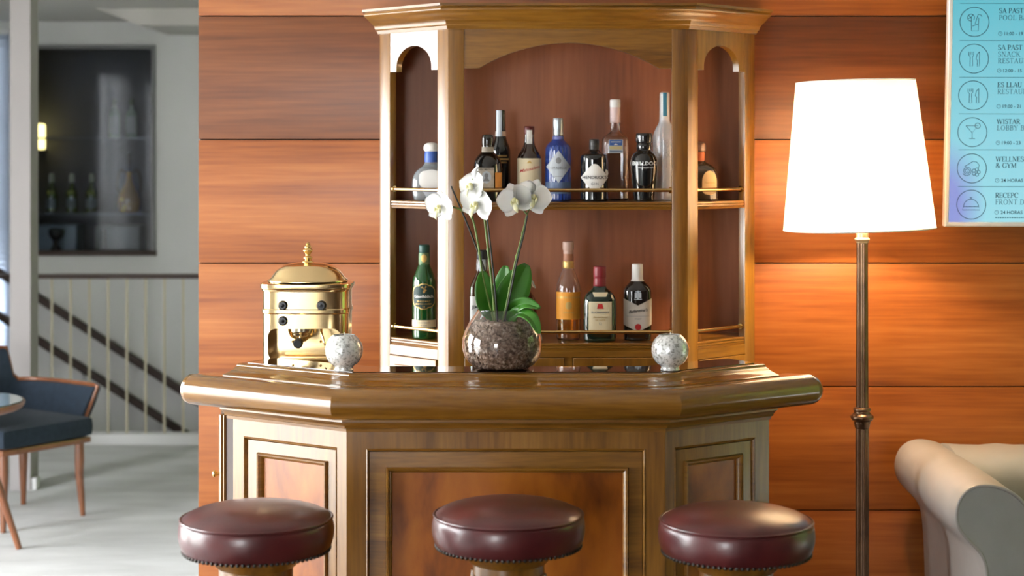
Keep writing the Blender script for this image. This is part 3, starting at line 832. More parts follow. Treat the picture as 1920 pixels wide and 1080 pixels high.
def flutes(nf, amp): return lambda a, z: 1 + amp * math.cos(nf * a)
b = Bottle('gin_bottle', 'blue fluted bottle with silver cap and diamond label', 1046.5, ZM, [(.5, 0), (.5, 0), (22.5, 0), (24, 2), (24.2, 8), (24.2, 96), (22, 104), (13, 112), (9.5, 117), (9, 124), (9, 130)], G_blue, d=5.5, group=BG1, seg=120, flute=flutes(24, .018))
b.part('cap', [(9, 122), (9.6, 123), (9.8, 130), (9.4, 132), (9.8, 134), (9.6, 154), (8.8, 155.5), (.5, 156)], Pewter)
b.part('neck_ring', [(9, 113), (10.5, 114), (10.5, 121), (9, 122)], plain('violet_blue_capsule', (.16, .18, .42), .4))
lb = b.label(34, 95, lambda t: (-22 * (1 - abs(2 * t - 1)) - .05, 22 * (1 - abs(2 * t - 1)) + .05), PaperG, off=.0014, nx=20, ny=20)
b.label(70, 82, lambda t: (-5 * math.sqrt(max(.02, 1 - (2 * t - 1) ** 2)), 5 * math.sqrt(max(.02, 1 - (2 * t - 1) ** 2))), M_grey, off=.0019, parent=lb, name='crest')
b.text('CITADELLE', 5.8, 62, M_grey, off=.0024, parent=lb); b.label(46, 46.8, 7, M_grey, off=.002, parent=lb, name='rule')
b.label(14, 36, 23.6, plain('slate_blue_band', (.13, .19, .33), .4), off=.0009, name='lower_band')

b = Bottle('gin_bottle', 'squat black apothecary bottle with white lozenge label', 1114, ZM, [(.5, 0), (.5, 0), (24, 0), (26, 2), (26, 8), (26, 82), (24, 88), (14, 92), (10, 95), (8.5, 98), (8.5, 104)], G_black, d=5.462, group=BG1)
b.part('cork_cap', [(8.6, 96), (9.2, 98), (9.4, 115), (8.4, 116.5), (.5, 117)], mixed('black_cap', [(.01, .01, .01), (.05, .045, .04)], nscale=120, rough=.4))
lb = b.label(20, 70, lambda t: (-3 - 22 * (1 - abs(2 * t - 1)) ** .8, 3 + 22 * (1 - abs(2 * t - 1)) ** .8), PaperW, nx=20, ny=24)
b.text("HENDRICK'S", 7.9, 45, M_ink, parent=lb); b.text('GIN', 6.5, 33, M_grey, parent=lb, space=1.4)
b.label(46, 60, lambda t: (20.5 - 0, 20.5 + 5 * math.sqrt(max(.02, 1 - (2 * t - 1) ** 2))), PaperW, off=.0009, name='side_seal')

b = Bottle('vodka_bottle', 'clear square bottle with white cap and blue label', 1153.5, ZM, [(.5, 0), (.5, 0), (23, 0), (25, 2), (25, 8), (25, 112), (23, 118), (15, 124), (10, 128), (9, 134), (9, 160)], G_clear, d=5.56, n=4.5, ky=.85, seg=48, inner=2.2, group=BG1)
b.part('liquid', [(.5, 3), (.5, 3), (21.5, 3.5), (21.5, 60), (21.5, 102), (.5, 102.2)], plain('clear_spirit', (.95, .97, 1), 0, trans=1, ior=1.36), n=4.5, ky=.84, it=0)
b.part('neck_strip', [(9.4, 146), (9.8, 147), (9.6, 174), (9.2, 175)], plain('pink_white_strip', (.72, .55, .53), .5))
b.part('cap', [(9.6, 174.5), (10, 176), (10, 188), (9, 189.5), (.5, 190)], plain('white_cap', (.72, .70, .68), .4))
lb = b.label(89, 127 - 13, 13, PaperG, off=.0012); b.label(103, 113.4, 11.5, plain('blue_label', (.05, .12, .36), .5), off=.002, parent=lb, name='blue_field')
b.label(96, 102, 11.5, plain('straw_label', (.62, .52, .26), .6), off=.002, parent=lb, name='straw_field'); b.label(104, 107, lambda t: (-4 + 4 * t, 4 - 4 * t), PaperW, off=.0027, parent=lb, name='white_emblem'); b.label(109, 110.6, 9, PaperG, off=.0027, parent=lb, name='rule'); b.label(91, 93.5, 11.5, plain('slate_strip', (.2, .24, .33), .6), off=.002, parent=lb, name='slate_strip')

b = Bottle('gin_bottle', 'black tapered bottle with wide cap and white lettering', 1207.5, ZM, [(.5, 0), (.5, 0), (18, 0), (19.5, 2), (20, 8), (24, 45), (26, 66), (25.5, 78), (22, 88), (15, 94), (13, 97), (13, 100)], G_black, d=5.462, group=BG1)
b.part('cap', [(13, 96), (13.5, 97), (14.5, 101), (14, 107), (13, 109), (13, 109), (15, 110), (15.5, 112), (15.5, 126), (14.4, 128), (.5, 128.4)], bglass('glossy_black_cap', (.012, .012, .013)))
b.text('BULLDOG', 9.8, 71, M_white); b.text('LONDON DRY GIN', 3.6, 63, M_white)

b = Bottle('vodka_bottle', 'tall frosted bottle with bare tree print and blue neck seal', 1246, ZM, [(.5, 0), (.5, 0), (20, 0), (22, 2), (22, 8), (22, 115), (21, 125), (15, 138), (10.5, 146), (9.6, 152), (9.4, 196), (9, 203), (.5, 203.4)], G_frost, d=5.56, group=BG1)
for (h0, h1, w, off, mt, nm) in ((154, 196, 6.5, .0009, PaperW, 'neck_seal'), (158, 202, 3.6, .0016, plain('teal_seal', (.03, .16, .24), .5), 'blue_seal')): b.label(h0, h1, w, mt, off=off, name=nm)
M_tree = plain('silver_print', (.62, .63, .65), .35, metal=.4); rr = random.Random(3)
bm = NB()
def twig(x, h, dx, dh, w, dep):
    x1, h1 = x + dx, h + dh
    l = math.hypot(dx, dh); px_, ph_ = -dh / l * w / 2, dx / l * w / 2
    q = [b.S((x + px_) * b.k, (h + ph_) * b.k, .0012), b.S((x - px_) * b.k, (h - ph_) * b.k, .0012), b.S((x1 - px_ * .7) * b.k, (h1 - ph_ * .7) * b.k, .0012), b.S((x1 + px_ * .7) * b.k, (h1 + ph_ * .7) * b.k, .0012)]
    bm.faces.new([bm.verts.new(v) for v in q])
    if dep:
        for s_ in (-1, 1): 
            a = math.atan2(dh, dx) + s_ * rr.uniform(.3, .8); ll = l * rr.uniform(.6, .85); twig(x1, h1, ll * math.cos(a), ll * math.sin(a), w * .75, dep - 1)
for X in (-14, -6, 2, 10): twig(X, 62, rr.uniform(-1, 1), 18, 1.6, 4)
finish('tree_print', bm, M_tree, b.t, world=False, smooth=0, rec=False)

b = Bottle('tequila_bottle', 'brown round-shouldered bottle with brown ball stopper and arched label', 1311, ZM, [(.5, 0), (.5, 0), (33, 0), (35, 2), (35, 8), (35, 46), (33, 56), (24, 66), (12, 72), (9.5, 76), (9, 84)], bglass('olive_brown_glass', (.045, .028, .016), .12), d=5.56, n=2.6, ky=.65, group=BG1)
b.part('neck_band', [(9.4, 74), (10, 75), (10, 90), (9.4, 91)], plain('rust_ribbon', (.38, .09, .03), .4))
b.part('stopper', [(8, 90.5), (12, 92), (13, 98), (12.4, 105), (8, 110), (.5, 111)], mixed('brown_stopper', [(.15, .07, .045), (.32, .18, .13)], nscale=50, rough=.35, coat=.5), it=2)
lb = b.label(11, 56, lambda t: ((3, 31) if t < .55 else (17 - 14 * math.sqrt(max(.01, 1 - ((t - .55) / .45) ** 2)), 17 + 14 * math.sqrt(max(.01, 1 - ((t - .55) / .45) ** 2)))) if t > .2 else (17 - 14 * math.sqrt(max(.01, 1 - ((.2 - t) / .2) ** 2)), 17 + 14 * math.sqrt(max(.01, 1 - ((.2 - t) / .2) ** 2))), plain('buff_label', (.66, .45, .22), .6), ny=24)
b.text('Reposado', 5, 34, M_gold, cx=17, parent=lb, shear=.2)

# --- lower shelf
b = Bottle('whisky_bottle', 'green glass bottle with dark oval label and cream strip', 795.5, ZL, [(.5, 0), (.5, 0), (20, 0), (22, 2), (22.5, 8), (22.5, 100), (21.5, 112), (15, 128), (10.5, 138), (9.5, 146), (9.5, 156)], G_green, d=5.53, group=BG2)
b.part('cap', [(9.6, 160), (10.2, 161), (10.2, 174), (9.2, 175.5), (.5, 176)], plain('dark_green_cap', (.01, .06, .045), .4))
b.part('neck_label', [(9.8, 138), (11, 140), (10.6, 160), (10, 160.5)], plain('green_gold_capsule', (.10, .16, .08), .4, metal=.3))
b.label(143, 158, lambda t: (-4.5 * math.sqrt(max(.02, 1 - (2 * t - 1) ** 2)), 4.5 * math.sqrt(max(.02, 1 - (2 * t - 1) ** 2))), M_gold, off=.0035, name='stag_seal')
ov = lambda w: (lambda t: (-w * max(.05, 1 - (2 * t - 1) ** 4) ** .5, w * max(.05, 1 - (2 * t - 1) ** 4) ** .5))
g = b.label(56, 104, ov(20.5), M_gold, name='gold_border'); lb = b.label(57.5, 102.5, ov(19.3), plain('bottle_green_label', (.006, .03, .025), .5), off=.0011)
b.text('Glenfiddich', 7.4, 80, M_white, parent=lb, off=.002); b.text('SINGLE MALT', 4, 71, M_gold, parent=lb, off=.002); b.text('SCOTCH WHISKY', 3.6, 66, M_gold, parent=lb, off=.002); b.text('12', 5, 61, M_gold, parent=lb, off=.002)
bm = NB()   # stag head mark
for (x0, h0, x1, h1, w) in ((0, 88, 3, 93, 4), (3, 93, 5, 91, 2), (1, 93, -3, 99, 1), (-1, 96, -5, 97, .9), (2, 94, 4, 100, 1), (3, 97, 6, 98.5, .9), (-1, 88, 2, 88, 3)):
    l = math.hypot(x1 - x0, h1 - h0); a_, c_ = -(h1 - h0) / l * w / 2, (x1 - x0) / l * w / 2
    bm.faces.new([bm.verts.new(b.S(x * b.k, h * b.k, .002)) for x, h in ((x0 + a_, h0 + c_), (x0 - a_, h0 - c_), (x1 - a_, h1 - c_), (x1 + a_, h1 + c_))])
finish('stag_mark', bm, M_gold, lb, world=False, smooth=0, rec=False)
lb = b.label(22, 36, 21.8, Paper, name='cream_strip'); b.text('SPECIAL RESERVE', 3, 31, M_grey, parent=lb); b.text('12 YEARS', 3, 26, M_grey, parent=lb)

b = Bottle('bourbon_bottle', 'square dark bottle with white label behind the orchid leaves', 904, ZL, [(.5, 0), (.5, 0), (23, 0), (24, 2), (24, 8), (24, 92), (22, 104), (14, 118), (10, 128), (9.5, 140), (9.5, 150)], bglass('bourbon_glass', (.06, .028, .014)), d=5.5, n=4, ky=.9, seg=48, group=BG2)
b.part('cap', [(10, 150), (10.4, 151), (10.4, 166), (9.4, 167.5), (.5, 168)], plain('black_cap_plain', (.02, .02, .022), .4))
b.part('neck_label', [(10.2, 128), (10.8, 129), (10.4, 149.5), (10, 150)], PaperG)
lb = b.label(22, 82, 22, PaperW); b.text('JIM BEAM', 9, 62, M_ink, parent=lb); b.text('BOURBON', 5, 32, M_red, parent=lb)
b.label(40, 54, lambda t: (-2 - 7 * math.sqrt(max(.02, 1 - (2 * t - 1) ** 2)), -2 + 7 * math.sqrt(max(.02, 1 - (2 * t - 1) ** 2))), M_red, off=.0014, parent=lb, name='red_seal')

b = Bottle('whisky_bottle', 'dark red rounded bottle mostly hidden behind the orchid leaves', 978, ZL, [(.5, 0), (.5, 0), (27, 0), (29, 3), (29, 10), (29, 62), (26, 78), (15, 92), (10, 102), (9.5, 112)], G_redbrown, d=5.5, group=BG2)
b.part('wax_cap', [(10, 100), (10.6, 101), (10.6, 124), (9.5, 127), (.5, 127.5)], plain('dull_red_wax', (.22, .02, .02), .3))
bm = NB(); tube(bm, spline([b.S(.0, 112 * b.k, .004), Vector((12 * b.k, -.012, 118 * b.k)), Vector((16 * b.k, -.012, 112 * b.k)), Vector((22 * b.k, -.012, 98 * b.k))], 5), .0013, 6); finish('cord', bm, Paper, b.t, world=False)

b = Bottle('whisky_bottle', 'clear bottle of amber whisky with orange label and corked top', 1065.5, ZL, [(.5, 0), (.5, 0), (20, 0), (22, 2), (22.5, 8), (23.5, 92), (22, 104), (15, 122), (10, 134), (8.8, 144), (8.4, 166)], G_clear, d=5.5, inner=1.8, group=BG2)
b.part('whisky', [(.5, 4), (.5, 4), (19, 4.2), (20.2, 8), (21.2, 60), (21.4, 88), (21.4, 88), (.5, 88.1)], plain('amber_whisky', (.80, .36, .06), 0, trans=.85, ior=1.36), it=0)
b.part('cork_cap', [(9, 160), (9.4, 162), (9, 166), (10, 168), (10.6, 170), (10.6, 182), (9.6, 183.5), (.5, 184)], plain('pink_tan_cap', (.46, .30, .24), .5))
b.part('neck_label', [(9.4, 134), (10, 136), (9.4, 160), (9, 160.4)], plain('rust_neck_label', (.36, .15, .08), .5)); b.part('gold_neck_ring', [(10, 133), (10.6, 134), (10.6, 146), (10, 147)], M_gold)
lb = b.label(39, 90, 22.0, plain('orange_label', (.72, .30, .03), .6), nx=20)
b.text('GLENMORANGIE', 5.6, 80, M_gold, parent=lb); b.text('ORIGINAL', 4.4, 52, M_gold, parent=lb); b.label(58, 72, lambda t: (-5.5 * math.sqrt(max(.05, 1 - (2 * t - 1) ** 4)), 5.5 * math.sqrt(max(.05, 1 - (2 * t - 1) ** 4))), M_gold, off=.0013, parent=lb, name='crest')

b = Bottle('whisky_bottle', 'broad dark green bottle with dark red capsule and cream label', 1124.5, ZL, [(.5, 0), (.5, 0), (28, 0), (30, 2), (30.5, 8), (31.5, 64), (30.5, 78), (25, 90), (14, 98), (11, 104), (10.5, 112)], G_dkgreen, d=5.452, n=3, ky=.62, group=BG2)
b.part('capsule', [(11.4, 103), (12.2, 104), (11.6, 118), (11.4, 118.5), (12.2, 119.5), (11.8, 138), (10.8, 140), (.5, 140.4)], plain('dark_red_capsule', (.24, .022, .03), .35))
b.label(84, 92, lambda t: (-14 + 3 * (1 - t), 14 - 3 * (1 - t)), Paper, name='shoulder_label')
lb = b.label(20, 75, 21.5, Paper); b.label(62, 71, lambda t: (-6 + 2 * t, 6 - 2 * t), M_red, off=.0013, parent=lb, name='crest'); b.text("BUCHANAN'S", 5.2, 55, M_grey, parent=lb); b.text('Blended Scotch', 4.2, 46, M_gold, parent=lb, shear=.3); b.text('DE LUXE', 4.6, 41, M_gold, parent=lb); b.text('12', 6, 34, M_grey, parent=lb)

b = Bottle('whisky_bottle', 'black bottle with white cap and pointed cream label', 1195, ZL, [(.5, 0), (.5, 0), (24, 0), (26, 2), (26, 8), (26.5, 88), (24.5, 98), (15, 108), (10.5, 112), (9.5, 118), (9.5, 124)], bglass('near_black_glass', (.012, .009, .008)), d=5.48, n=3, ky=.7, group=BG2)
b.part('cap', [(12.5, 111), (12.5, 111), (10.6, 114), (10.6, 118), (10.4, 141), (9.6, 142.5), (.5, 143)], plain('ivory_cap', (.72, .69, .64), .4))
m1 = plain('pale_stone_paper', (.56, .51, .44), .65)
lb = b.label_tb(25.9, lambda q: 66 + 13 * abs(q), lambda q: 17 + 13 * abs(q), m1)
b.text('Ballantine\u2019s', 7.6, 56, M_ink, parent=lb, shear=.3, slope=.12); b.label(46, 46.6, 20, M_grey, off=.0013, parent=lb, name='rule'); b.text('FINEST', 4, 41, M_grey, parent=lb)
b.label(20, 32, lambda t: (-5.8 * math.sqrt(max(.03, 1 - (2 * t - 1) ** 2)), 5.8 * math.sqrt(max(.03, 1 - (2 * t - 1) ** 2))), M_red, off=.0014, parent=lb, name='red_seal')
bm = NB()   # pale coat of arms on the shoulder
for (x0, x1, h0, h1) in ((-6, -2, 80, 90), (-1.4, 1.4, 78, 94), (2, 6, 80, 90), (-5, 5, 91, 92.5), (-7, 7, 77, 78.4)):
    bm.faces.new([bm.verts.new(b.S(x * b.k, h * b.k, .0009)) for x, h in ((x0, h0), (x1, h0), (x1, h1), (x0, h1))])
finish('coat_of_arms', bm, PaperG, b.t, world=False, smooth=0, rec=False)

b = Bottle('spirit_bottle', 'clear bottle standing half hidden behind the cabinet post', 1281, ZL, [(.5, 0), (.5, 0), (22, 0), (24, 2), (25, 8), (25, 55), (22, 66), (12, 78), (9, 86), (9, 100)], G_clear, d=5.53, inner=2, group=BG2)
b.part('cap', [(9.4, 98), (9.8, 100), (9.6, 112), (.5, 112.4)], Pewter); b.label(25, 50, 20, PaperW)

# ================================================================ ORCHID IN GLASS VASE
DV = 4.465; TOPZ = 1.0905; KV = DV / F
vx = (942 - 960) * KV
vase_prof = [(40, 0), (58, 6), (71, 22), (76, 44), (74, 62), (64, 84), (52, 102), (46, 112)]
vz = lambda h: h * KV * 1.0
vp = smooth_prof([(.5, .0)] * 2 + vase_prof, 3)
t = thing('glass_vase', 'round clear glass bowl vase filled with bark on the bar', 'vase', (vx, DV, TOPZ))
th = 2.2
pr = [(r * KV, h * KV) for r, h in vp] + [(max(.4, r - th) * KV, max(h, 3.2) * KV) for r, h in vp[::-1]]
bm = NB(); lathe(bm, pr, 72); finish('bowl', bm, M_glass, t, world=False, smooth=60)
def vr(h):
    for (r0, h0), (r1, h1) in zip(vp, vp[1:]):
        if h0 <= h <= h1 and h1 > h0: return r0 + (r1 - r0) * (h - h0) / (h1 - h0)
    return vp[-1][0]
M_bark = mixed('bark_chips', [(.07, .042, .028), (.20, .125, .085), (.34, .235, .175), (.58, .47, .39)], nscale=120, detail=5, rough=.9, pos=[.3, .43, .56, .70])
bm = NB(); rr = random.Random(11)
lathe(bm, [(.4 * KV, 5 * KV)] + [((vr(h) - 9) * KV, h * KV) for h in range(6, 92, 6)] + [(.4 * KV, 90 * KV)], 32)
for i in range(1500):
    h = rr.uniform(6, 90); a = rr.uniform(0, 2 * PI); rad = vr(h) - rr.uniform(6.0, 10)
    if h > 84: rad *= rr.uniform(.1, 1)
    c = Vector((rad * math.cos(a), rad * math.sin(a), h)) * KV
    sx, sy, sz = [rr.uniform(.0025, .0055) for _ in range(2)] + [rr.uniform(.001, .002)]
    M = Matrix.Translation(c) @ Matrix.Rotation(a + PI / 2, 4, 'Z') @ Matrix.Rotation(PI / 2 + rr.uniform(-.5, .5), 4, 'X') @ Matrix.Rotation(rr.uniform(0, 6), 4, 'Z')
    box(bm, -sx, sx, -sy, sy, -sz, sz, M)
o = finish('bark_chips', bm, M_bark, None, smooth=0); o.location = (vx, DV, TOPZ)
tag(o, 'brown orchid bark chips filling the glass bowl vase', 'bark', kind='stuff')

orc = thing('orchid', 'white moth orchid with green leaves growing from the bowl vase', 'orchid', (vx, DV, TOPZ + .08))
M_leaf = mixed('orchid_leaf', [(.014, .085, .006), (.038, .17, .012), (.07, .25, .022)], nscale=6, rough=.35, coat=.3, spec=.5)
M_stem = mixed('green_stem', [(.06, .11, .015), (.16, .23, .045)], nscale=25, rough=.5)
M_stake = plain('dark_stake', (.018, .018, .014), .5)
M_root = plain('pale_root', (.42, .42, .36), .6)
m, nt, bsd = newmat('white_petal'); bsd.inputs['Base Color'].default_value = (.96, .96, .93, 1); bsd.inputs['Roughness'].default_value = .5
bsd.inputs['Subsurface Weight'].default_value = .25; bsd.inputs['Subsurface Radius'].default_value = (.01, .01, .008); bsd.inputs['Subsurface Scale'].default_value = .3
M_petal = m
M_lip = mixed('petal_lip', [(.86, .86, .72), (.80, .74, .30)], nscale=60, rough=.5)
V0 = Vector((vx, DV, TOPZ))
def Q(x, y, dy=0): return P(x, y, DV + dy)
def leaf(pts, w, tilt=0.0, name='leaf', fold=.25):
    cen = spline(pts, 6); n = len(cen); bm = NB(); rows = []
    for i, c in enumerate(cen):
        tg = (cen[min(i + 1, n - 1)] - cen[max(i - 1, 0)]).normalized()
        side = tg.cross(Vector((math.sin(tilt), -math.cos(tilt), .25))).normalized(); nr = side.cross(tg).normalized()
        s = i / (n - 1); ww = w * (.30 + .70 * math.sin(PI * min(1, s * .98 + .0)) ** .65 if s < .5 else math.sin(PI * (s * .96 + .02)) ** .6)
        ww = max(ww, w * .04)
        rows.append([bm.verts.new(c + side * (q * ww) + nr * (abs(q) * ww * fold)) for q in (-1, -.66, -.33, -.06, 0, .06, .33, .66, 1)])
    for a, b_ in zip(rows, rows[1:]):
        for j in range(len(a) - 1): bm.faces.new((a[j], a[j + 1], b_[j + 1], b_[j]))
    o = finish(name, bm, M_leaf, orc, smooth=70)
    md = o.modifiers.new('thick', 'SOLIDIFY'); md.thickness = .0018; md.offset = 0
    return o
leaf([Q(934, 600), Q(918, 578, -.01), Q(908, 548, -.02), Q(905, 508, -.02)], .031, .3)
leaf([Q(934, 600, .02), Q(938, 565, .03), Q(946, 532, .035), Q(948, 498, .035)], .030, -.3)
leaf([Q(938, 600, -.01), Q(950, 570, -.02), Q(968, 535, -.01), Q(988, 496, .01)], .042, .25)
leaf([Q(944, 600, -.02), Q(960, 578, -.035), Q(985, 570, -.06), Q(1013, 578, -.08)], .018, .5, fold=.5)
leaf([Q(950, 600, -.03), Q(972, 588, -.055), Q(995, 597, -.085), Q(1011, 626, -.10)], .020, .5, fold=.4)
leaf([Q(930, 600, .02), Q(926, 580, .04), Q(920, 560, .06), Q(917, 548, .07)], .018, 0)
def stem(pts, r, mat, name='stem', nodes=True):
    sp = spline(pts, 6); bm = NB(); tube(bm, sp, [r * (1 - .25 * i / (len(sp) - 1)) for i in range(len(sp))], 10)
    o = finish(name, bm, mat, orc, smooth=70)
    if nodes:
        for f in (.35, .62, .82):
            c = sp[int(f * (len(sp) - 1))]; d_ = (sp[min(len(sp) - 1, int(f * (len(sp) - 1)) + 1)] - c).normalized()
            bm = NB(); tube(bm, [c - d_ * .003, c + d_ * .004], [r * 1.5, r * 1.25], 10); finish('stem_node', bm, mat, o, world=True, smooth=70)
    return o
stem([Q(930, 612), Q(912, 520, -.005), Q(884, 440, -.01), Q(846, 349, -.02)], .0029, M_stake, 'stake', False)
stem([Q(926, 602, -.015), Q(906, 520, -.02), Q(896, 455, -.02), Q(885, 408, -.02), Q(866, 394, -.02), Q(842, 386, -.02)], .0030, M_stem)
stem([Q(930, 615, -.03), Q(922, 530, -.04), Q(912, 440, -.04), Q(905, 380, -.04), Q(899, 345, -.04), Q(896, 322, -.04)], .0032, M_stem)
stem([Q(934, 615, -.036), Q(927, 530, -.046), Q(916, 430, -.046), Q(906, 360, -.046), Q(898, 322, -.046)], .0026, M_stake, 'stake', False)
stem([Q(941, 612, -.03), Q(952, 560, -.05), Q(964, 500, -.05), Q(978, 445, -.04), Q(988, 402, -.03)], .0028, M_stem)
stem([Q(943, 612, -.034), Q(956, 556, -.056), Q(968, 496, -.056), Q(982, 440, -.046), Q(989, 404, -.036)], .0026, M_stake, 'stake', False)
stem([Q(885, 408, -.02), Q(884, 396, -.03), Q(886, 385, -.04)], .0022, M_stem, nodes=False)
stem([Q(905, 380, -.04), Q(898, 374, -.045), Q(892, 372, -.05)], .0022, M_stem, nodes=False)
stem([Q(896, 322, -.04), Q(890, 324, -.045), Q(886, 338, -.045)], .0018, M_stem, nodes=False)
stem([Q(988, 402, -.03), Q(995, 385, -.02), Q(1000, 365, -.02)], .0022, M_stem, nodes=False)
stem([Q(988, 402, -.03), Q(976, 388, -.025), Q(966, 378, -.03)], .0022, M_stem, nodes=False)
def petal_mesh(name, L, Wd, cup, base=.25, wav=0):
    bm = NB(); n, k = 10, 8; rows = []
    for i in range(n + 1):
        s = i / n; w = Wd * (base + (1 - base) * math.sin(PI * min(1, s * .9 + .08)) ** .7) if s < .97 else Wd * .42
        if s < .1: w *= .6 + 4 * s
        rows.append([bm.verts.new((w * q, -cup * (s * s) + cup * .9 * abs(q) ** 2 * .4 + wav * math.sin(q * 5 + s * 4), L * s * (1 - .10 * q * q))) for q in [(-1 + 2 * j / k) for j in range(k + 1)]])
    for a, b_ in zip(rows, rows[1:]):
        for j in range(k): bm.faces.new((a[j], a[j + 1], b_[j + 1], b_[j]))
    bmesh.ops.solidify(bm, geom=bm.faces, thickness=.0006)
    me = bpy.data.meshes.new(name); bmesh.ops.recalc_face_normals(bm, faces=bm.faces); bm.to_mesh(me); bm.free(); me.shade_smooth(); me.materials.append(M_petal); return me
PM = petal_mesh('petal', .037, .025, .006, .30, .0012); SM = petal_mesh('sepal', .036, .0145, .004, .35, .0006)
def lip_bm():
    bm = NB()
    ball(bm, (0, -.006, .001), .0055, 1, 1.3, .9, 14, 8)                # column
    for s in (-1, 1):
        ball(bm, (s * .006, -.009, -.005), .006, .45, .8, 1.1, 12, 8)    # side lobes
    tube(bm, spline([(0, -.006, -.004), (0, -.013, -.010), (0, -.016, -.018), (0, -.013, -.025)], 4), [.004, .0042, .0045, .0048, .005, .0052, .0052, .005, .0045, .0035, .0025, .0016, .0008], 10, squash=(1, .45))
    return bm
fl = None
def flower(x, y, dy, yaw, pitch, roll, sc):
    global fl
    if fl is None: o = finish('flower', lip_bm(), M_lip, orc, world=False, smooth=70); fl = o
    else: o = bpy.data.objects.new('flower', fl.data); COL.objects.link(o); o.parent = orc
    p = Q(x, y, dy); o.location = p - Vector(orc.location)
    o.rotation_euler = (Matrix.Rotation(yaw, 4, 'Z') @ Matrix.Rotation(pitch, 4, 'X') @ Matrix.Rotation(roll, 4, 'Y')).to_euler(); o.scale = (sc, sc, sc)
    for me, ang, bk in ((SM, 0, .003), (SM, 2.25, .003), (SM, -2.25, .003), (PM, 1.25, 0), (PM, -1.25, 0)):
        c = bpy.data.objects.new('petal', me); COL.objects.link(c); c.parent = o
        c.location = (0, bk, 0); c.rotation_euler = (0, ang, 0)
flower(825, 388, -.025, -.6, .15, .1, 1.25)
flower(886, 349, -.05, -.8, -.2, -.1, 1.25)
flower(894, 382, -.055, -.55, .2, .3, 1.38)
flower(966, 376, -.045, -.25, .0, -.35, 1.32)
flower(998, 370, -.03, .3, -.05, .35, 1.38)
bm = NB(); sp = spline([Q(893, 340, -.05), Q(890, 330, -.05), Q(892, 318, -.05), Q(898, 311, -.05)], 4); tube(bm, sp, [.0055 * math.sin(PI * min(.97, .25 + .72 * i / (len(sp) - 1))) + .0004 for i in range(len(sp))], 10, squash=(1, .6)); finish('bud', bm, M_petal, orc, smooth=70)
for i, pts in enumerate(([(945, 596), (952, 606), (946, 618)], [(935, 600), (928, 612), (935, 622)], [(988, 560), (992, 540), (997, 526), (1004, 540)])):
    bm = NB(); tube(bm, spline([Q(x, y, -.03 if i < 2 else .04) for x, y in pts], 5), .0018, 8); finish('root', bm, M_root, orc, smooth=70)

# ================================================================ CANDLE GLOBES
M_merc = mixed('mercury_glass', [(.36, .36, .33), (.70, .71, .69), (.88, .89, .87)], nscale=150, detail=7, rough=.22, metal=.35, pos=[.36, .46, .54], coat=1, bump=.15)
M_wax = plain('white_wax', (.8, .79, .74), .5)
def candle(px, ybase, d, label):
    k = d / F; t = thing('candle_holder', label, 'candle holder', ((px - 960) * k, d, TOPZ), 'mercury glass candle globes on the bar')
    bm = NB(); pr = smooth_prof([(.4, .8), (.4, .8), (17, 0), (18.5, 1.5), (17, 5), (18, 9), (27, 14), (34, 26), (36, 38), (34, 50), (28, 60), (21.5, 66), (20.5, 67)], 3)
    full = pr + [(19.3, 66.5), (20, 64.5), (26.5, 58)] + [(31, 50), (31, 40), (.4, 38)]
    lathe(bm, [(r * k, h * k) for r, h in full], 56); finish('globe', bm, M_merc, t, world=False, smooth=60)
    bm = NB(); lathe(bm, [(.4 * k, 40 * k), (19 * k, 40 * k), (19 * k, 63 * k), (18 * k, 64 * k), (.4 * k, 63 * k)], 32); c = finish('candle', bm, M_wax, t, world=False)
    bm = NB(); tube(bm, [(0, 0, 62.5 * k), (.0008, 0, 68 * k), (.0003, 0, 72 * k)], .0011, 8); finish('wick', bm, M_wax, c, world=False)
candle(645, 697, 4.425, 'speckled silver glass candle globe beside the brass coffee machine')
candle(1256.5, 696, 4.43, 'speckled silver glass candle globe at the lamp end of the bar')

# ================================================================ BRASS ESPRESSO MACHINE
DM = 4.80; KM = DM / F; WZ = 1.03
t = thing('espresso_machine', 'domed polished brass espresso machine with black knobs on the bar', 'coffee machine', ((577.5 - 960) * KM, DM, WZ))
zM = lambda y: P(0, y, DM - .1).z - WZ
hw = 80 * KM
NE, KY = 5.0, .80
bm = NB(); prf = [(hw * .3, .004), (hw * .99, .004), (hw, .008), (hw, zM(590)), (hw + .003, zM(588)), (hw + .003, zM(582)), (hw, zM(580)), (hw, zM(548)), (hw + .003, zM(547)), (hw + .004, zM(544)), (hw + .007, zM(542)), (hw + .008, zM(538)), (hw + .007, zM(534)), (hw * .9, zM(532))]
lathe(bm, prf, 96, NE, KY); body = finish('body', bm, M_machine, t, world=False, smooth=30)
# front recess under the group head
cb = NB(); zt_, zb_ = zM(617), zM(677); rr_ = .022; w_ = 67 * KM; pts = []
for cx, cz, a0 in ((w_ - rr_, zt_ - rr_, 0), (-w_ + rr_, zt_ - rr_, PI / 2), (-w_ + rr_, zb_ + rr_, PI), (w_ - rr_, zb_ + rr_, 1.5 * PI)):
    for i in range(7):
        a = a0 + PI / 2 * i / 6; pts.append((cx + rr_ * math.cos(a), cz + rr_ * math.sin(a)))
prism(cb, pts, hw * KY - .095, .3, face_matrix((0, 0, 0), (1, 0, 0))); bmesh.ops.recalc_face_normals(cb, faces=cb.faces)
cut(body, cb)
body.data.shade_smooth(); body.data.set_sharp_from_angle(angle=math.radians(30))
bm = NB(); dz = zM(531); lathe(bm, smooth_prof([(hw * .93, dz), (hw * .93, dz + .004), (hw * .84, dz + .012), (hw * .74, dz + .030), (hw * .55, dz + .045), (hw * .28, dz + .051), (.012, dz + .052), (.003, dz + .052)], 2), 72, 2.6, .84); finish('dome_lid', bm, M_machine, t, world=False, smooth=50, label='domed brass lid')
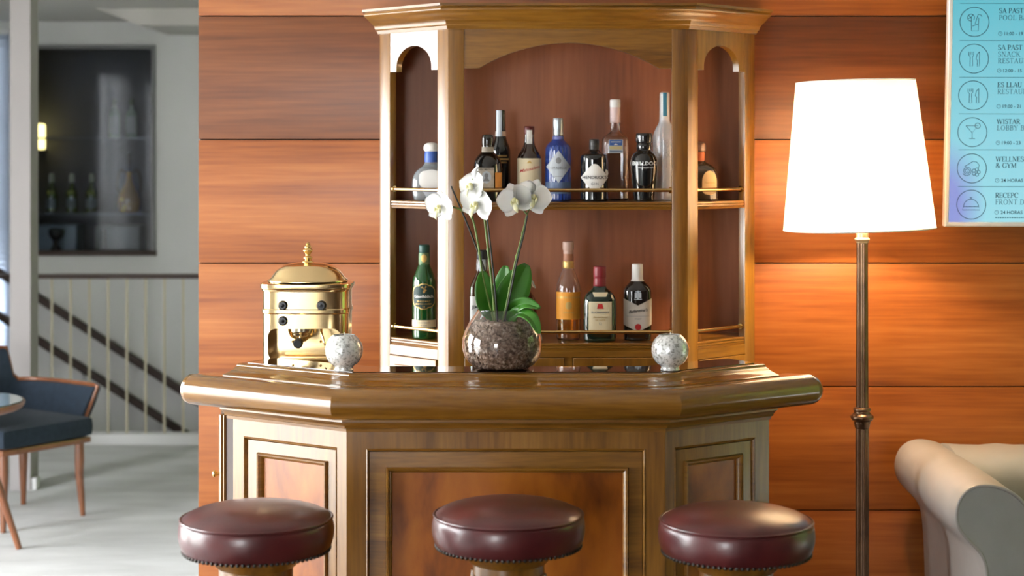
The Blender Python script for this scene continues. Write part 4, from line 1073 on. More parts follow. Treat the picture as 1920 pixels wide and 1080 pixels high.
bm = NB(); f0 = dz + .050; lathe(bm, smooth_prof([(.016, f0), (.016, f0 + .004), (.009, f0 + .008), (.009, f0 + .010), (.0135, f0 + .013), (.011, f0 + .017), (.0065, f0 + .020), (.008, f0 + .026), (.0145, f0 + .034), (.0145, f0 + .036), (.0085, f0 + .040), (.011, f0 + .044), (.006, f0 + .050), (.008, f0 + .053), (.003, f0 + .057), (.0005, f0 + .058)], 1), 28); finish('finial', bm, M_brass, t, world=False, smooth=50)
MFm = face_matrix((0, -hw * KY, 0), (1, 0, 0))
for px_, py_ in ((539, 573), (610, 573), (539, 602)):
    bm = NB(); M = MFm @ Matrix.Translation(((px_ - 577.5) * KM, zM(py_), 0)); lathe(bm, smooth_prof([(.0128, -.004), (.0128, .004), (.011, .010), (.010, .011), (.005, .0105), (.0005, .012)], 1), 28, M=M); kn = finish('knob', bm, M_black, t, world=False, label='round black control knob')
    bm = NB(); lathe(bm, [(.0138, -.003), (.0138, .0012), (.013, .0016), (.0128, -.003)], 28, M=M, cap0=False, cap1=False); finish('knob_collar', bm, M_iron, kn, world=False)
# group head, portafilter knob, steam wand, drip tray
bm = NB(); gz = zt_; lathe(bm, smooth_prof([(.003, gz - .040), (.014, gz - .039), (.019, gz - .032), (.032, gz - .025), (.035, gz - .014), (.037, gz - .012), (.037, gz + .002)], 1), 36, M=Matrix.Translation((-.012, -hw * KY + .045, 0))); finish('group_head', bm, plain('pale_brass', (.80, .72, .52), .2, metal=1), t, world=False, smooth=50)
gh = Vector((-.010, -hw * KY + .03, gz - .030))
bm = NB(); tube(bm, [gh, gh + Vector((0, -.055, -.004))], [.007, .006], 14); pf = finish('portafilter', bm, M_machine, t, world=False)
bm = NB(); tube(bm, [gh + Vector((0, -.050, -.004)), gh + Vector((0, -.058, -.004)), gh + Vector((0, -.082, -.005)), gh + Vector((0, -.090, -.0055))], [.009, .0125, .0135, .010], 18); finish('handle', bm, M_black, pf, world=False, label='black portafilter handle')
bm = NB(); tube(bm, spline([(.045, -hw * KY + .03, gz + .002), (.046, -hw * KY + .022, gz - .014), (.054, -hw * KY + .012, gz - .034), (.060, -hw * KY + .006, gz - .050)], 5), .0035, 10); finish('steam_wand', bm, M_machine, t, world=False)
bm = NB(); box(bm, -w_ + .03, w_ - .03, -hw * KY + .012, -hw * KY + .07, zb_ + .0005, zb_ + .004, bev=.001); finish('drip_tray', bm, M_machine, t, world=False)
for sx in (-.042, .036):
    bm = NB(); ball(bm, (sx, -hw * KY + .0925, zM(648)), .0035, seg=12, rings=8); finish('rivet', bm, M_brassd, t, world=False)
for sx in (-1, 1):
    for sy in (-1, 1):
        bm = NB(); lathe(bm, [(.012, 0), (.012, .006)], 16, M=Matrix.Translation((sx * hw * .75, sy * hw * KY * .75, 0))); finish('foot', bm, M_black, t, world=False)

# ================================================================ FLOOR LAMP
DL = 5.33; KL = DL / F; lx = (1616.5 - 960) * KL
t = thing('floor_lamp', 'tall floor lamp with white drum shade and fluted bronze pole', 'lamp', (lx, DL, 0))
M_bronze = mixed('antique_bronze', [(.09, .045, .022), (.20, .11, .055)], nscale=14, rough=.3, metal=.75, coat=.3)
zL = lambda y: P(0, y, DL).z
bm = NB(); lathe(bm, smooth_prof([(.002, .0), (.15, 0), (.15, 0), (.15, .016), (.14, .022), (.10, .028), (.04, .05), (.024, .075), (.02, .10), (.002, .10)], 2), 40); finish('base', bm, M_bronze, t, world=False)
fl_ = lambda a, z: 1 - .10 * max(0, math.cos(8 * a)) 
bm = NB(); lathe(bm, [(.021, .095), (.0205, zL(803))], 64, flute=fl_); finish('pole', bm, M_bronze, t, world=False, smooth=25)
bm = NB(); lathe(bm, [(.0195, zL(765)), (.0175, zL(455))], 64, flute=fl_); finish('pole', bm, M_bronze, t, world=False, smooth=25)
c0 = zL(804); bm = NB(); lathe(bm, smooth_prof([(.004, c0), (.022, c0), (.024, c0 + .012), (.026, c0 + .018), (.0255, c0 + .024), (.033, c0 + .028), (.037, c0 + .036), (.034, c0 + .043), (.026, c0 + .048), (.024, c0 + .056), (.029, c0 + .060), (.024, c0 + .068), (.004, c0 + .069)], 2), 36); finish('collar', bm, M_bronze, t, world=False)
c1 = zL(456); bm = NB(); lathe(bm, smooth_prof([(.004, c1), (.019, c1), (.020, c1 + .006), (.0235, c1 + .010), (.0235, c1 + .014), (.019, c1 + .018), (.019, c1 + .018), (.019, c1 + .05), (.010, c1 + .052), (.010, c1 + .16), (.002, c1 + .161)], 1), 32); finish('lamp_holder', bm, plain('pale_gilt', (.60, .46, .27), .3, metal=.8), t, world=False)
# shade, slightly askew
m, nt, bsd = newmat('lit_linen_shade'); N, L = nt.nodes, nt.links
tl = N.new('ShaderNodeBsdfTranslucent'); tl.inputs[0].default_value = (.92, .86, .78, 1); df = N.new('ShaderNodeBsdfDiffuse'); df.inputs[0].default_value = (.85, .83, .80, 1)
mx = N.new('ShaderNodeMixShader'); mx.inputs[0].default_value = .30; L.new(tl.outputs[0], mx.inputs[1]); L.new(df.outputs[0], mx.inputs[2]); L.new(mx.outputs[0], N['Material Output'].inputs[0]); M_shade = m
r0, r1 = 141 * KL, 110.5 * KL; z0, z1 = zL(429), zL(153)
bm = NB(); TM = Matrix.Translation((-.009, 0, z0)) @ Matrix.Rotation(math.radians(1.55), 4, 'Y').inverted() @ Matrix.Translation((0, 0, -z0))
lathe(bm, [(r0, z0), (r1, z1), (r1 - .002, z1), (r0 - .002, z0)], 80, cap0=False, cap1=False, M=TM)
vs_ = None
finish('lamp_shade', bm, M_shade, t, world=False, smooth=60)
bm = NB()
for (r, z) in ((r0 - .001, z0), (r1 - .001, z1)):
    vv = tube(bm, [(r * math.cos(2 * PI * i / 64), r * math.sin(2 * PI * i / 64), z) for i in range(65)], .0022, 6, caps=False); bmesh.ops.transform(bm, matrix=TM, verts=vv)
    if z == z0:
        finish('shade_rim', bm, M_white, t, world=False); bm = NB()
finish('shade_rim', bm, M_white, t, world=False)
bm = NB()
for i in range(3):
    a = 2 * PI * i / 3 + .4; vv = tube(bm, [(0, 0, z1 - .03), (r1 * math.cos(a), r1 * math.sin(a), z1 - .003)], .002, 6); bmesh.ops.transform(bm, matrix=TM, verts=vv)
finish('shade_spider', bm, M_brassd, t, world=False)
bm = NB(); ball(bm, (0, 0, z0 + .20), .035, 1, 1, 1.2, 20, 14)
bulb = finish('bulb', bm, plain('glowing_bulb', (1, .9, .75), .4, emit=(1, .72, .42), estr=6), t, world=False)
pl = bpy.data.lights.new('lamp_light', 'POINT'); pl.energy = LAMP_W; pl.color = (1.0, .74, .46); pl.shadow_soft_size = .05
plo = bpy.data.objects.new('lamp_light', pl); COL.objects.link(plo); plo.parent = t; plo.location = (0, 0, z0 + .16)
LAMP_BULB = plo

# ================================================================ WALL SCREEN
TL = math.radians(4.6)
so = P(1771, 425, 5.62); sup = Vector((0, -math.sin(TL), math.cos(TL))); sn = Vector((0, -math.cos(TL), -math.sin(TL)))
TM2 = Matrix(((1, sup.x, sn.x, so.x), (0, sup.y, sn.y, so.y), (0, sup.z, sn.z, so.z), (0, 0, 0, 1)))
t = thing('display_screen', 'wall mounted blue screen listing hotel venues in a silver frame', 'screen', tuple(so))
SW, SH, BZ = .60, 1.02, .0145
def uv(x, y):
    d = Vector(((x - 960) / F, 1, -(y - HY) / F)); o_ = Vector((0, 0, CAMZ))
    k = (so - o_).dot(sn) / d.dot(sn); p = o_ + d * k - so
    return p.x, p.dot(sup)
MS = TM2.copy(); MS.translation = Vector((0, 0, 0))
bm = NB(); sweep(bm, rect_path(BZ / 2, SW - BZ / 2, BZ / 2, SH - BZ / 2), [(-BZ / 2, -.03), (BZ / 2, -.03), (BZ / 2, -.003), (BZ / 2 - .003, .0), (-BZ / 2 + .003, 0), (-BZ / 2, -.004)], True, MS)
finish('frame', bm, plain('brushed_silver', (.80, .80, .80), .4, metal=.1), t, world=False, smooth=20)
bm = NB(); box(bm, BZ, SW - BZ, BZ, SH - BZ, -.028, -.012, MS); finish('housing', bm, M_black, t, world=False, smooth=0)
bm = NB(); box(bm, SW * .3, SW * .7, SH * .3, SH * .7, -.05, -.029, MS); box(bm, SW * .4, SW * .6, SH * .35, SH * .42, -.082, -.05, MS); finish('wall_bracket', bm, M_black, t, world=False, smooth=0)
m, nt, bsd = newmat('screen_picture'); N, L = nt.nodes, nt.links
tc = N.new('ShaderNodeTexCoord'); sp_ = N.new('ShaderNodeSeparateXYZ'); L.new(tc.outputs['Object'], sp_.inputs[0])
cr = N.new('ShaderNodeValToRGB'); e = cr.color_ramp.elements; e[0].position = 0; e[0].color = (.36, .76, .86, 1); e[1].position = .75; e[1].color = (.13, .52, .62, 1); q = e.new(.30); q.color = (.28, .68, .79, 1)
L.new(sp_.outputs['Z'], cr.inputs[0])
d1 = N.new('ShaderNodeVectorMath'); d1.operation = 'DISTANCE'; d1.inputs[1].default_value = (-.02, 0, .06); mpn = N.new('ShaderNodeMapping'); mpn.inputs['Scale'].default_value = (1.6, 0, 1); L.new(tc.outputs['Object'], mpn.inputs[0]); L.new(mpn.outputs[0], d1.inputs[0])
mr = N.new('ShaderNodeMapRange'); mr.inputs[1].default_value = .10; mr.inputs[2].default_value = .24; mr.inputs[3].default_value = .85; mr.inputs[4].default_value = 0; mr.clamp = True; L.new(d1.outputs['Value'], mr.inputs[0])
mxc = N.new('ShaderNodeMix'); mxc.data_type = 'RGBA'; L.new(mr.outputs[0], mxc.inputs[0]); L.new(cr.outputs[0], mxc.inputs[6]); mxc.inputs[7].default_value = (.28, .27, .72, 1)
bsd.inputs['Base Color'].default_value = (.02, .02, .02, 1); bsd.inputs['Roughness'].default_value = .25
L.new(mxc.outputs[2], bsd.inputs['Emission Color']); bsd.inputs['Emission Strength'].default_value = SCREEN_E
bm = NB(); box(bm, BZ, SW - BZ, BZ, SH - BZ, -.0119, -.006, MS); screen = finish('screen_panel', bm, m, t, world=False, smooth=0)
M_sink = plain('screen_ink', (.010, .035, .06), .6); M_sink2 = plain('screen_light_ink', (.02, .10, .14), .6)
WOFF = -.0054
def ribbon(bm, pts, w, wf=None):
    """flat stroke in screen coordinates, pts (u,v)"""
    pts = [Vector(p) for p in pts]; n = len(pts); rows = []
    for i in range(n):
        tg = (pts[min(i + 1, n - 1)] - pts[max(i - 1, 0)]); 
        if tg.length < 1e-9: tg = Vector((1, 0))
        tg.normalize(); nn = Vector((-tg.y, tg.x)); ww = wf(tg) if wf else w
        rows.append((bm.verts.new((*(pts[i] + nn * ww / 2), WOFF)), bm.verts.new((*(pts[i] - nn * ww / 2), WOFF))))
    for a, b_ in zip(rows, rows[1:]): bm.faces.new((a[0], a[1], b_[1], b_[0]))
def arc(cx, cy, rx, ry, a0, a1, n=14): return [(cx + rx * math.cos(math.radians(a0 + (a1 - a0) * i / n)), cy + ry * math.sin(math.radians(a0 + (a1 - a0) * i / n))) for i in range(n + 1)]
# serif capitals: strokes ('v' thick line, 't' thin line, 'c' curve with stress, 's' serif at x,y)
def serif_glyph(ch):
    s = lambda *xs: [('s', x, y) for x, y in xs]
    G = {
     'A': (.72, [('t', [(.08, 0), (.36, 1)]), ('v', [(.36, 1), (.66, 0)]), ('t', [(.2, .36), (.53, .36)])] + s((.08, 0), (.66, 0))),
     'B': (.62, [('v', [(.14, 0), (.14, 1)]), ('c', arc(.30, .76, .20, .24, 90, -90)), ('c', arc(.30, .26, .25, .26, 90, -90)), ('t', [(.14, 1), (.3, 1)]), ('t', [(.14, .52), (.3, .52)]), ('t', [(.14, 0), (.3, 0)])] + s((.1, 0), (.1, 1))),
     'C': (.72, [('c', arc(.40, .5, .33, .5, 45, 315, 20)), ('t', [(.64, .68), (.64, .98)])]),
     'D': (.76, [('v', [(.14, 0), (.14, 1)]), ('c', arc(.30, .5, .36, .5, 90, -90, 18)), ('t', [(.14, 1), (.3, 1)]), ('t', [(.14, 0), (.3, 0)])] + s((.1, 0), (.1, 1))),
     'E': (.60, [('v', [(.14, 0), (.14, 1)]), ('t', [(.14, .98), (.52, .98)]), ('t', [(.14, .52), (.40, .52)]), ('t', [(.14, .02), (.54, .02)]), ('t', [(.52, 1), (.52, .78)]), ('t', [(.54, 0), (.54, .24)]), ('t', [(.40, .40), (.40, .64)])] + s((.1, 0), (.1, 1))),
     'F': (.56, [('v', [(.14, 0), (.14, 1)]), ('t', [(.14, .98), (.50, .98)]), ('t', [(.14, .52), (.38, .52)]), ('t', [(.50, 1), (.50, .78)]), ('t', [(.38, .40), (.38, .64)])] + s((.14, 0), (.1, 1))),
     'G': (.76, [('c', arc(.40, .5, .33, .5, 45, 325, 20)), ('v', [(.64, .05), (.64, .42)]), ('t', [(.64, .7), (.64, .98)])] + s((.64, .42),)),
     'H': (.80, [('v', [(.15, 0), (.15, 1)]), ('v', [(.65, 0), (.65, 1)]), ('t', [(.15, .5), (.65, .5)])] + s((.15, 0), (.15, 1), (.65, 0), (.65, 1))),
     'I': (.34, [('v', [(.17, 0), (.17, 1)])] + s((.17, 0), (.17, 1))),
     'K': (.72, [('v', [(.14, 0), (.14, 1)]), ('t', [(.16, .42), (.56, 1)]), ('v', [(.30, .58), (.62, 0)])] + s((.14, 0), (.14, 1), (.56, 1), (.62, 0))),
     'L': (.58, [('v', [(.14, 0), (.14, 1)]), ('t', [(.14, .02), (.52, .02)]), ('t', [(.52, 0), (.52, .26)])] + s((.14, 1), (.1, 0))),
     'M': (.92, [('t', [(.13, 0), (.13, 1)]), ('v', [(.13, 1), (.45, .05)]), ('t', [(.45, .05), (.77, 1)]), ('v', [(.78, 0), (.78, 1)])] + s((.13, 0), (.1, 1), (.78, 0), (.8, 1))),
     'N': (.78, [('t', [(.14, 0), (.14, 1)]), ('v', [(.14, 1), (.64, 0)]), ('t', [(.64, 0), (.64, 1)])] + s((.14, 0), (.1, 1), (.64, 1))),
     'O': (.78, [('c', arc(.39, .5, .32, .5, 90, 450, 24))]),
     'P': (.58, [('v', [(.14, 0), (.14, 1)]), ('c', arc(.28, .73, .23, .27, 90, -90)), ('t', [(.14, 1), (.28, 1)]), ('t', [(.14, .46), (.28, .46)])] + s((.14, 0), (.1, 1))),
     'R': (.66, [('v', [(.14, 0), (.14, 1)]), ('c', arc(.28, .75, .22, .25, 90, -90)), ('t', [(.14, 1), (.28, 1)]), ('t', [(.14, .5), (.28, .5)]), ('v', [(.30, .5), (.58, 0)])] + s((.14, 0), (.1, 1), (.6, 0))),
     'S': (.56, [('c', arc(.28, .75, .19, .25, 30, 270, 12) + arc(.28, .25, .21, .25, 90, -150, 12)), ('t', [(.45, .72), (.45, .98)]), ('t', [(.08, .28), (.08, .02)])]),
     'T': (.64, [('v', [(.32, 0), (.32, 1)]), ('t', [(.04, .98), (.60, .98)]), ('t', [(.04, 1), (.04, .76)]), ('t', [(.60, 1), (.60, .76)])] + s((.32, 0),)),
     'U': (.76, [('v', [(.15, 1), (.15, .3)]), ('c', arc(.38, .3, .23, .3, 180, 360)), ('t', [(.61, .3), (.61, 1)])] + s((.15, 1), (.61, 1))),
     'W': (1.0, [('v', [(.06, 1), (.28, 0)]), ('t', [(.28, 0), (.48, 1)]), ('v', [(.48, 1), (.70, 0)]), ('t', [(.70, 0), (.92, 1)])] + s((.06, 1), (.48, 1), (.92, 1))),
     'Y': (.68, [('v', [(.06, 1), (.34, .45)]), ('t', [(.34, .45), (.60, 1)]), ('v', [(.34, 0), (.34, .46)])] + s((.06, 1), (.6, 1), (.34, 0))),
     '&': (.80, [('c', [(.72, .45), (.6, .2), (.42, .02), (.22, .0), (.08, .14), (.1, .34), (.3, .52), (.44, .7), (.42, .92), (.3, 1), (.18, .92), (.18, .74), (.36, .46), (.56, .14), (.74, 0)])]),
     ' ': (.34, [])}
    return G[ch]
def serif(text, x, y, cap, bold=True, mat=None):
    """x,y pixel of the left end and mid height; cap pixel height"""
    u0, v0 = uv(x, y + cap / 2); _, v1 = uv(x, y - cap / 2); H = v1 - v0
    XS = 1.18; tk = H * (.17 if bold else .12); tn = H * (.07 if bold else .055)
    bm = NB(); cx = u0
    for ch in text:
        w, st_ = serif_glyph(ch)
        for q in st_:
            if q[0] == 's':
                c = (cx + q[1] * H * XS, v0 + q[2] * H + (-.03 * H if q[2] > .5 else .03 * H) * (q[2] in (0, 1)))
                ribbon(bm, [(c[0] - .15 * H, c[1]), (c[0] + .15 * H, c[1])], H * .06)
            else:
                pp = [(cx + a * H * XS, v0 + b_ * H) for a, b_ in q[1]]
                if q[0] == 'v': ribbon(bm, pp, tk)
                elif q[0] == 't': ribbon(bm, pp, tn)
                else: ribbon(bm, pp, tn, lambda tg: tn + (tk - tn) * abs(tg.y) ** 1.5)
        cx += w * H * XS * (1.03 if bold else 1.13)
    bmesh.ops.transform(bm, matrix=MS, verts=bm.verts)
    finish('lettering', bm, mat or M_sink, screen, world=False, smooth=0, rec=False)
def sans(text, x, y, cap, mat=None):
    me = text_mesh(text, 1.0); xs = [v.co.x for v in me.vertices]; ys = [v.co.y for v in me.vertices]
    u0, v0 = uv(x, y + cap / 2); _, v1 = uv(x, y - cap / 2); k = (v1 - v0) / .73
    mnx = min(xs); mny = min(ys)
    for v in me.vertices: v.co = MS @ Vector((u0 + (v.co.x - mnx) * k, v0 + (v.co.y - mny) * k, WOFF))
    me.materials.append(mat or M_sink); o = bpy.data.objects.new('lettering', me); COL.objects.link(o); o.parent = screen
def draw(name, polys, w, mat=None):
    bm = NB(); k = uv(1801, 100)[0] - uv(1800, 100)[0]
    for pl_ in polys: ribbon(bm, [uv(*p) for p in pl_], w * k)
    bmesh.ops.transform(bm, matrix=MS, verts=bm.verts); finish(name, bm, mat or M_sink, screen, world=False, smooth=0, rec=False)
def circ(cx, cy, r, n=40, a0=0, a1=360): return [(cx + r * math.cos(math.radians(a0 + (a1 - a0) * i / n)), cy + r * math.sin(math.radians(a0 + (a1 - a0) * i / n))) for i in range(n + 1)]
rows = [(1828, 41), (1827, 110), (1825.5, 179), (1824, 248), (1823, 316), (1822, 384)]
for cx, cy in rows: draw('icon_ring', [circ(cx, cy, 27.3)], 1.3)
for yy in (6, 76, 145, 213.5, 281, 350): draw('divider_line', [[(1801 - yy * .011, yy), (1990, yy + .5)]], .9, M_sink2)
def fork_knife(cx, cy):
    f = cx - 5; k_ = cx + 8
    return [[(f - 4.5, cy - 13), (f - 4.5, cy - 6), (f - 2, cy - 3.5), (f - 2.5, cy + 14), (f + 2.5, cy + 14), (f + 2, cy - 3.5), (f + 4.5, cy - 6), (f + 4.5, cy - 13)], [(f - 1.5, cy - 13), (f - 1.5, cy - 7)], [(f + 1.5, cy - 13), (f + 1.5, cy - 7)],
            [(k_ + 2.5, cy - 13), (k_ - 2, cy - 8), (k_ - 4, cy + 1), (k_ - 1.5, cy + 3), (k_ - 2, cy + 14), (k_ + 2.5, cy + 14), (k_ + 2.5, cy - 13)]]
cx, cy = rows[0]; draw('drink_icon', [[(cx - 6, cy - 8), (cx - 5.5, cy + 17), (cx + 7, cy + 17), (cx + 8, cy - 8)], [(cx - 4, cy + 8), (cx + 7, cy + 4)], [(cx + 1, cy + 4), (cx + 7, cy - 14), (cx + 12, cy - 13), (cx + 14, cy - 10)], circ(cx - 6.5, cy - 8, 6.5, 20, 90, 400), [(cx - 6.5, cy - 8), (cx - 11, cy - 12)], [(cx - 6.5, cy - 8), (cx - 3, cy - 13)], [(cx - 6.5, cy - 8), (cx - 12, cy - 6)]], 1.1)
for r_ in rows[1:3]: draw('cutlery_icon', fork_knife(*r_), 1.1)
cx, cy = rows[3]; draw('cocktail_icon', [[(cx - 12, cy - 12), (cx + 11, cy - 12), (cx - .5, cy + 1), (cx - 12, cy - 12)], [(cx - .5, cy + 1), (cx - .5, cy + 12)], [(cx - 6, cy + 12), (cx + 5, cy + 12)], circ(cx + 10, cy - 12, 5, 18)], 1.1)
cx, cy = rows[4]; draw('spa_icon', [[(cx - 9 + (2 + 7 * i / 40) * math.cos(i * .38), cy + 5 + (2 + 7 * i / 40) * math.sin(i * .38)) for i in range(41)], [(cx - 14, cy - 3), (cx + 2, cy - 13), (cx + 9, cy - 12), (cx + 14, cy - 6), (cx + 11, cy + 3)]] + [circ(cx + 8 + 5 * math.cos(a), cy + 7 + 5 * math.sin(a), 3, 10) for a in [2 * PI * i / 5 for i in range(5)]], 1.1)
cx, cy = rows[5]; draw('bell_icon', [circ(cx - .5, cy + 4, 14, 20, 180, 360), [(cx - 15, cy + 4), (cx + 14, cy + 4), (cx + 16, cy + 10), (cx - 17, cy + 10), (cx - 15, cy + 4)], [(cx - .5, cy - 10), (cx - .5, cy - 13)], [(cx - 3, cy - 13), (cx + 2, cy - 13)]], 1.1)
for (x, y, s_, bld) in ((1874, 20, 'SA PAST', 1), (1874, 33, 'POOL BAR', 0), (1872, 89, 'SA PAST', 1), (1872, 101.5, 'SNACK', 0), (1872, 114, 'RESTAURANT', 0), (1871, 159, 'ES LLAU', 1), (1871, 171.5, 'RESTAURANT', 0), (1870, 228, 'WISTAR', 1), (1870, 240, 'LOBBY BAR', 0), (1868, 298.5, 'WELLNESS', 1), (1867.5, 310.5, '& GYM', 1), (1867, 366.5, 'RECEPC', 1), (1867, 379, 'FRONT D', 0)):
    serif(s_, x, y, 9.2, bool(bld))
for (x, y, s_) in ((1884, 63, '11:00 - 19'), (1882, 132.5, '12:00 - 15'), (1881, 199.5, '19:00 - 21'), (1879.5, 268, '19:00 - 23'), (1878, 338.5, '24 HORAS'), (1877, 398.5, '24 HORAS')):
    sans(s_, x, y, 6.6); draw('clock_icon', [circ(x - 7.5, y, 3.6, 16), [(x - 7.5, y - 2), (x - 7.5, y), (x - 5.8, y)]], .8)
draw('fine_print', [[(1867 + i * 4.4, 408.5), (1870 + i * 4.4, 408.5)] for i in range(14)], 1.8, M_sink2)

# ================================================================ SOFA
so_ = thing('sofa', 'cream upholstered sofa with thick rolled arms against the veneer wall', 'sofa', (2.2, 5.3, 0))
M_sofa = mixed('cream_leather', [(.34, .322, .295), (.39, .37, .342)], nscale=5, rough=.42, bump=.25, bscale=9, coat=.1)
M_sofap = mixed('cream_fabric_panel', [(.33, .332, .30), (.38, .382, .35)], nscale=8, rough=.5, bump=.8, bscale=11)
out_ = [(1.372, .02), (1.368, .30), (1.362, .42), (1.354, .477), (1.340, .506), (1.309, .537), (1.2755, .575), (1.266, .612), (1.272, .655), (1.293, .688), (1.330, .707), (1.383, .706), (1.432, .688), (1.470, .655), (1.492, .61), (1.50, .54), (1.505, .40), (1.51, .30), (1.51, .02)]
def arm(mir, yf=4.90, yb=5.66):
    f = (lambda x: x) if not mir else (lambda x: 2 * 2.27 - x)
    bm = NB(); sec = smooth_prof(out_, 2); rows = []
    n = 22
    for i in range(n + 1):
        s = i / n; y = yf + (yb - yf) * s; g = 1.0
        if i == 0: g = .93
        elif i == 1: g = .985
        puff = .012 * math.sin(PI * s) 
        row = []
        for (x, z) in sec:
            cx_, cz_ = 1.39, .60
            k_ = g * (1 + puff * 2 + (.004 * math.sin(s * 23 + z * 30)) ) if z > .45 else 1
            row.append(bm.verts.new((f(cx_ + (x - cx_) * k_), y, cz_ + (z - cz_) * k_ if z > .45 else z)))
        rows.append(row)
    for a, b_ in zip(rows, rows[1:]):
        for j in range(len(sec) - 1): bm.faces.new((a[j], a[j + 1], b_[j + 1], b_[j]))
        bm.faces.new((a[-1], a[0], b_[0], b_[-1]))
    bm.faces.new(rows[0]); bm.faces.new(rows[-1][::-1])
    am = finish('arm', bm, M_sofa, so_, smooth=50)
    # front panel with piping
    bm = NB(); ins_ = [((x - 1.39) * .955 + 1.39, (z - .6) * .955 + .6 if z > .45 else z) for x, z in sec]
    ins_ = [(f(x), z) for x, z in ins_]; rng = []
    bm.faces.new([bm.verts.new((x, yf - .014, z)) for x, z in ins_]); lo = [bm.verts.new((x, yf + .01, z)) for x, z in ins_]; bm.verts.ensure_lookup_table()
    hi = [bm.verts[i] for i in range(len(ins_))]
    for i in range(len(ins_)): bm.faces.new((hi[i], hi[(i + 1) % len(ins_)], lo[(i + 1) % len(ins_)], lo[i]))
    finish('arm_front', bm, M_sofap, so_, smooth=40)
    bm = NB(); tube(bm, [(x, yf - .013, z) for x, z in ins_], .0055, 8); finish('piping', bm, M_sofa, am, smooth=70)
arm(False); arm(True)
bm = NB(); vs = []
bsec = smooth_prof([(5.38, .40), (5.36, .56), (5.37, .66), (5.43, .705), (5.55, .716), (5.655, .69), (5.68, .62), (5.68, .4), (5.68, .05), (5.42, .05)], 2)
rows = []
for i in range(31):
    s = i / 30; x = 1.41 + s * 1.72
    rows.append([bm.verts.new((x, y + (.006 * math.sin(x * 40) if z > .5 and y < 5.6 else 0), z - (.006 * abs(math.sin(x * 20)) if z > .65 else 0))) for y, z in bsec])
for a, b_ in zip(rows, rows[1:]):
    for j in range(len(bsec)): bm.faces.new((a[j], a[(j + 1) % len(bsec)], b_[(j + 1) % len(bsec)], b_[j]))
bm.faces.new(rows[0]); bm.faces.new(rows[-1][::-1]); finish('backrest', bm, M_sofa, so_, smooth=60)
bm = NB(); box(bm, 1.505, 3.035, 4.93, 5.44, .10, .30, bev=.02); finish('base', bm, M_sofa, so_)
for x0 in (1.512, 2.275):
    bm = NB(); box(bm, x0, x0 + .755, 4.90, 5.41, .302, .45, bev=.04); finish('seat_cushion', bm, M_sofa, so_, smooth=50)
for x in (1.42, 3.12):
    for y in (4.96, 5.60):
        bm = NB(); lathe(bm, [(.02, 0), (.025, .021)], 16, M=Matrix.Translation((x, y, 0))); finish('foot', bm, M_darkwood, so_)

# ================================================================ LOUNGE CHAIR AND TABLE
M_denim = mixed('slate_blue_fabric', [(.006, .015, .028), (.011, .024, .043)], nscale=40, rough=.85, sheen=.05, bump=.1, bscale=200)
M_teak = wood('chair_wood', [(.16, .05, .018), (.27, .095, .035)], GZ, rough=.35)
def lounge_chair(loc, rz, label, mat=M_denim):
    t = thing('lounge_chair', label, 'chair', loc); t.rotation_euler.z = rz
    bm = NB(); vv = box(bm, -.255, .255, -.27, .22, .362, .455, bev=.035); finish('seat', bm, mat, t, world=False, smooth=50)
    bm = NB(); box(bm, -.245, .245, -.255, .21, .335, .361, bev=.006); finish('seat_rail', bm, M_teak, t, world=False)
    for sx, sy in ((-1, -1), (1, -1), (-1, 1), (1, 1)):
        bm = NB(); x, y = sx * .21, (-.215 if sy < 0 else .185); tube(bm, [(x, y, .335), (x, y, .25), (x, y, .18), (x + sx * .01, y + sy * .012, 0)], [.021, .022, .019, .012], 14); finish('leg', bm, M_teak, t, world=False)
    # wrap-around back and arms as one padded shell
    path = [(.275, -.235), (.28, -.10), (.275, .06), (.24, .185), (.15, .235), (0, .245), (-.15, .235), (-.24, .185), (-.275, .06), (-.28, -.10), (-.275, -.235)]
    pp = spline([Vector((x, y, 0)) for x, y in path], 4); n = len(pp); bm = NB(); rows = []; top = []
    for i, p in enumerate(pp):
        s = i / (n - 1); edge = min(s, 1 - s)
        ht = .585 + .155 * min(1, max(0, (edge - .37) / .03))
        tg = (pp[min(i + 1, n - 1)] - pp[max(i - 1, 0)]).normalized(); nr = Vector((tg.y, -tg.x, 0)); zb = .40
        # front edge of the arms slants back towards the seat
        sl = max(0, 1 - edge / .07); row = []
        for (o_, zf_) in ((-.022, 0), (-.026, .5), (-.02, .96), (0, 1), (.02, .96), (.026, .5), (.022, 0)):
            z = zb + (ht - zb) * zf_; fl_o = (z - .4) * .10
            row.append(bm.verts.new(p - nr * (o_) + nr * (-fl_o) * 0 + Vector((p.x, p.y, 0)).normalized() * fl_o + Vector((0, .075 * sl * (1 - zf_), z))))
        rows.append(row); top.append(row[3].co.copy())
    for a, b_ in zip(rows, rows[1:]):
        for j in range(len(a)): bm.faces.new((a[j], a[(j + 1) % len(a)], b_[(j + 1) % len(a)], b_[j]))
    bm.faces.new(rows[0]); bm.faces.new(rows[-1][::-1])
    fr0 = [rows[0][3].co.copy(), (rows[0][1].co + rows[0][5].co) / 2, (rows[0][0].co + rows[0][6].co) / 2]; fr1 = [rows[-1][3].co.copy(), (rows[-1][1].co + rows[-1][5].co) / 2, (rows[-1][0].co + rows[-1][6].co) / 2]
    finish('backrest', bm, mat, t, world=False, smooth=60)
    bm = NB(); pts = fr0[::-1] + top[1:-1] + fr1; up = Vector((0, 0, .004)); tube(bm, [p + up for p in pts], .0105, 10); finish('wood_trim', bm, M_teak, t, world=False, smooth=60)
lounge_chair((-2.275, 7.76, 0), .944, 'slate blue upholstered armchair with wooden trim beside the round table')
TBX, TBY = -2.305, 6.99
t = thing('round_table', 'small round glass topped table with splayed wooden legs', 'table', (TBX, TBY, 0))
tz = .640
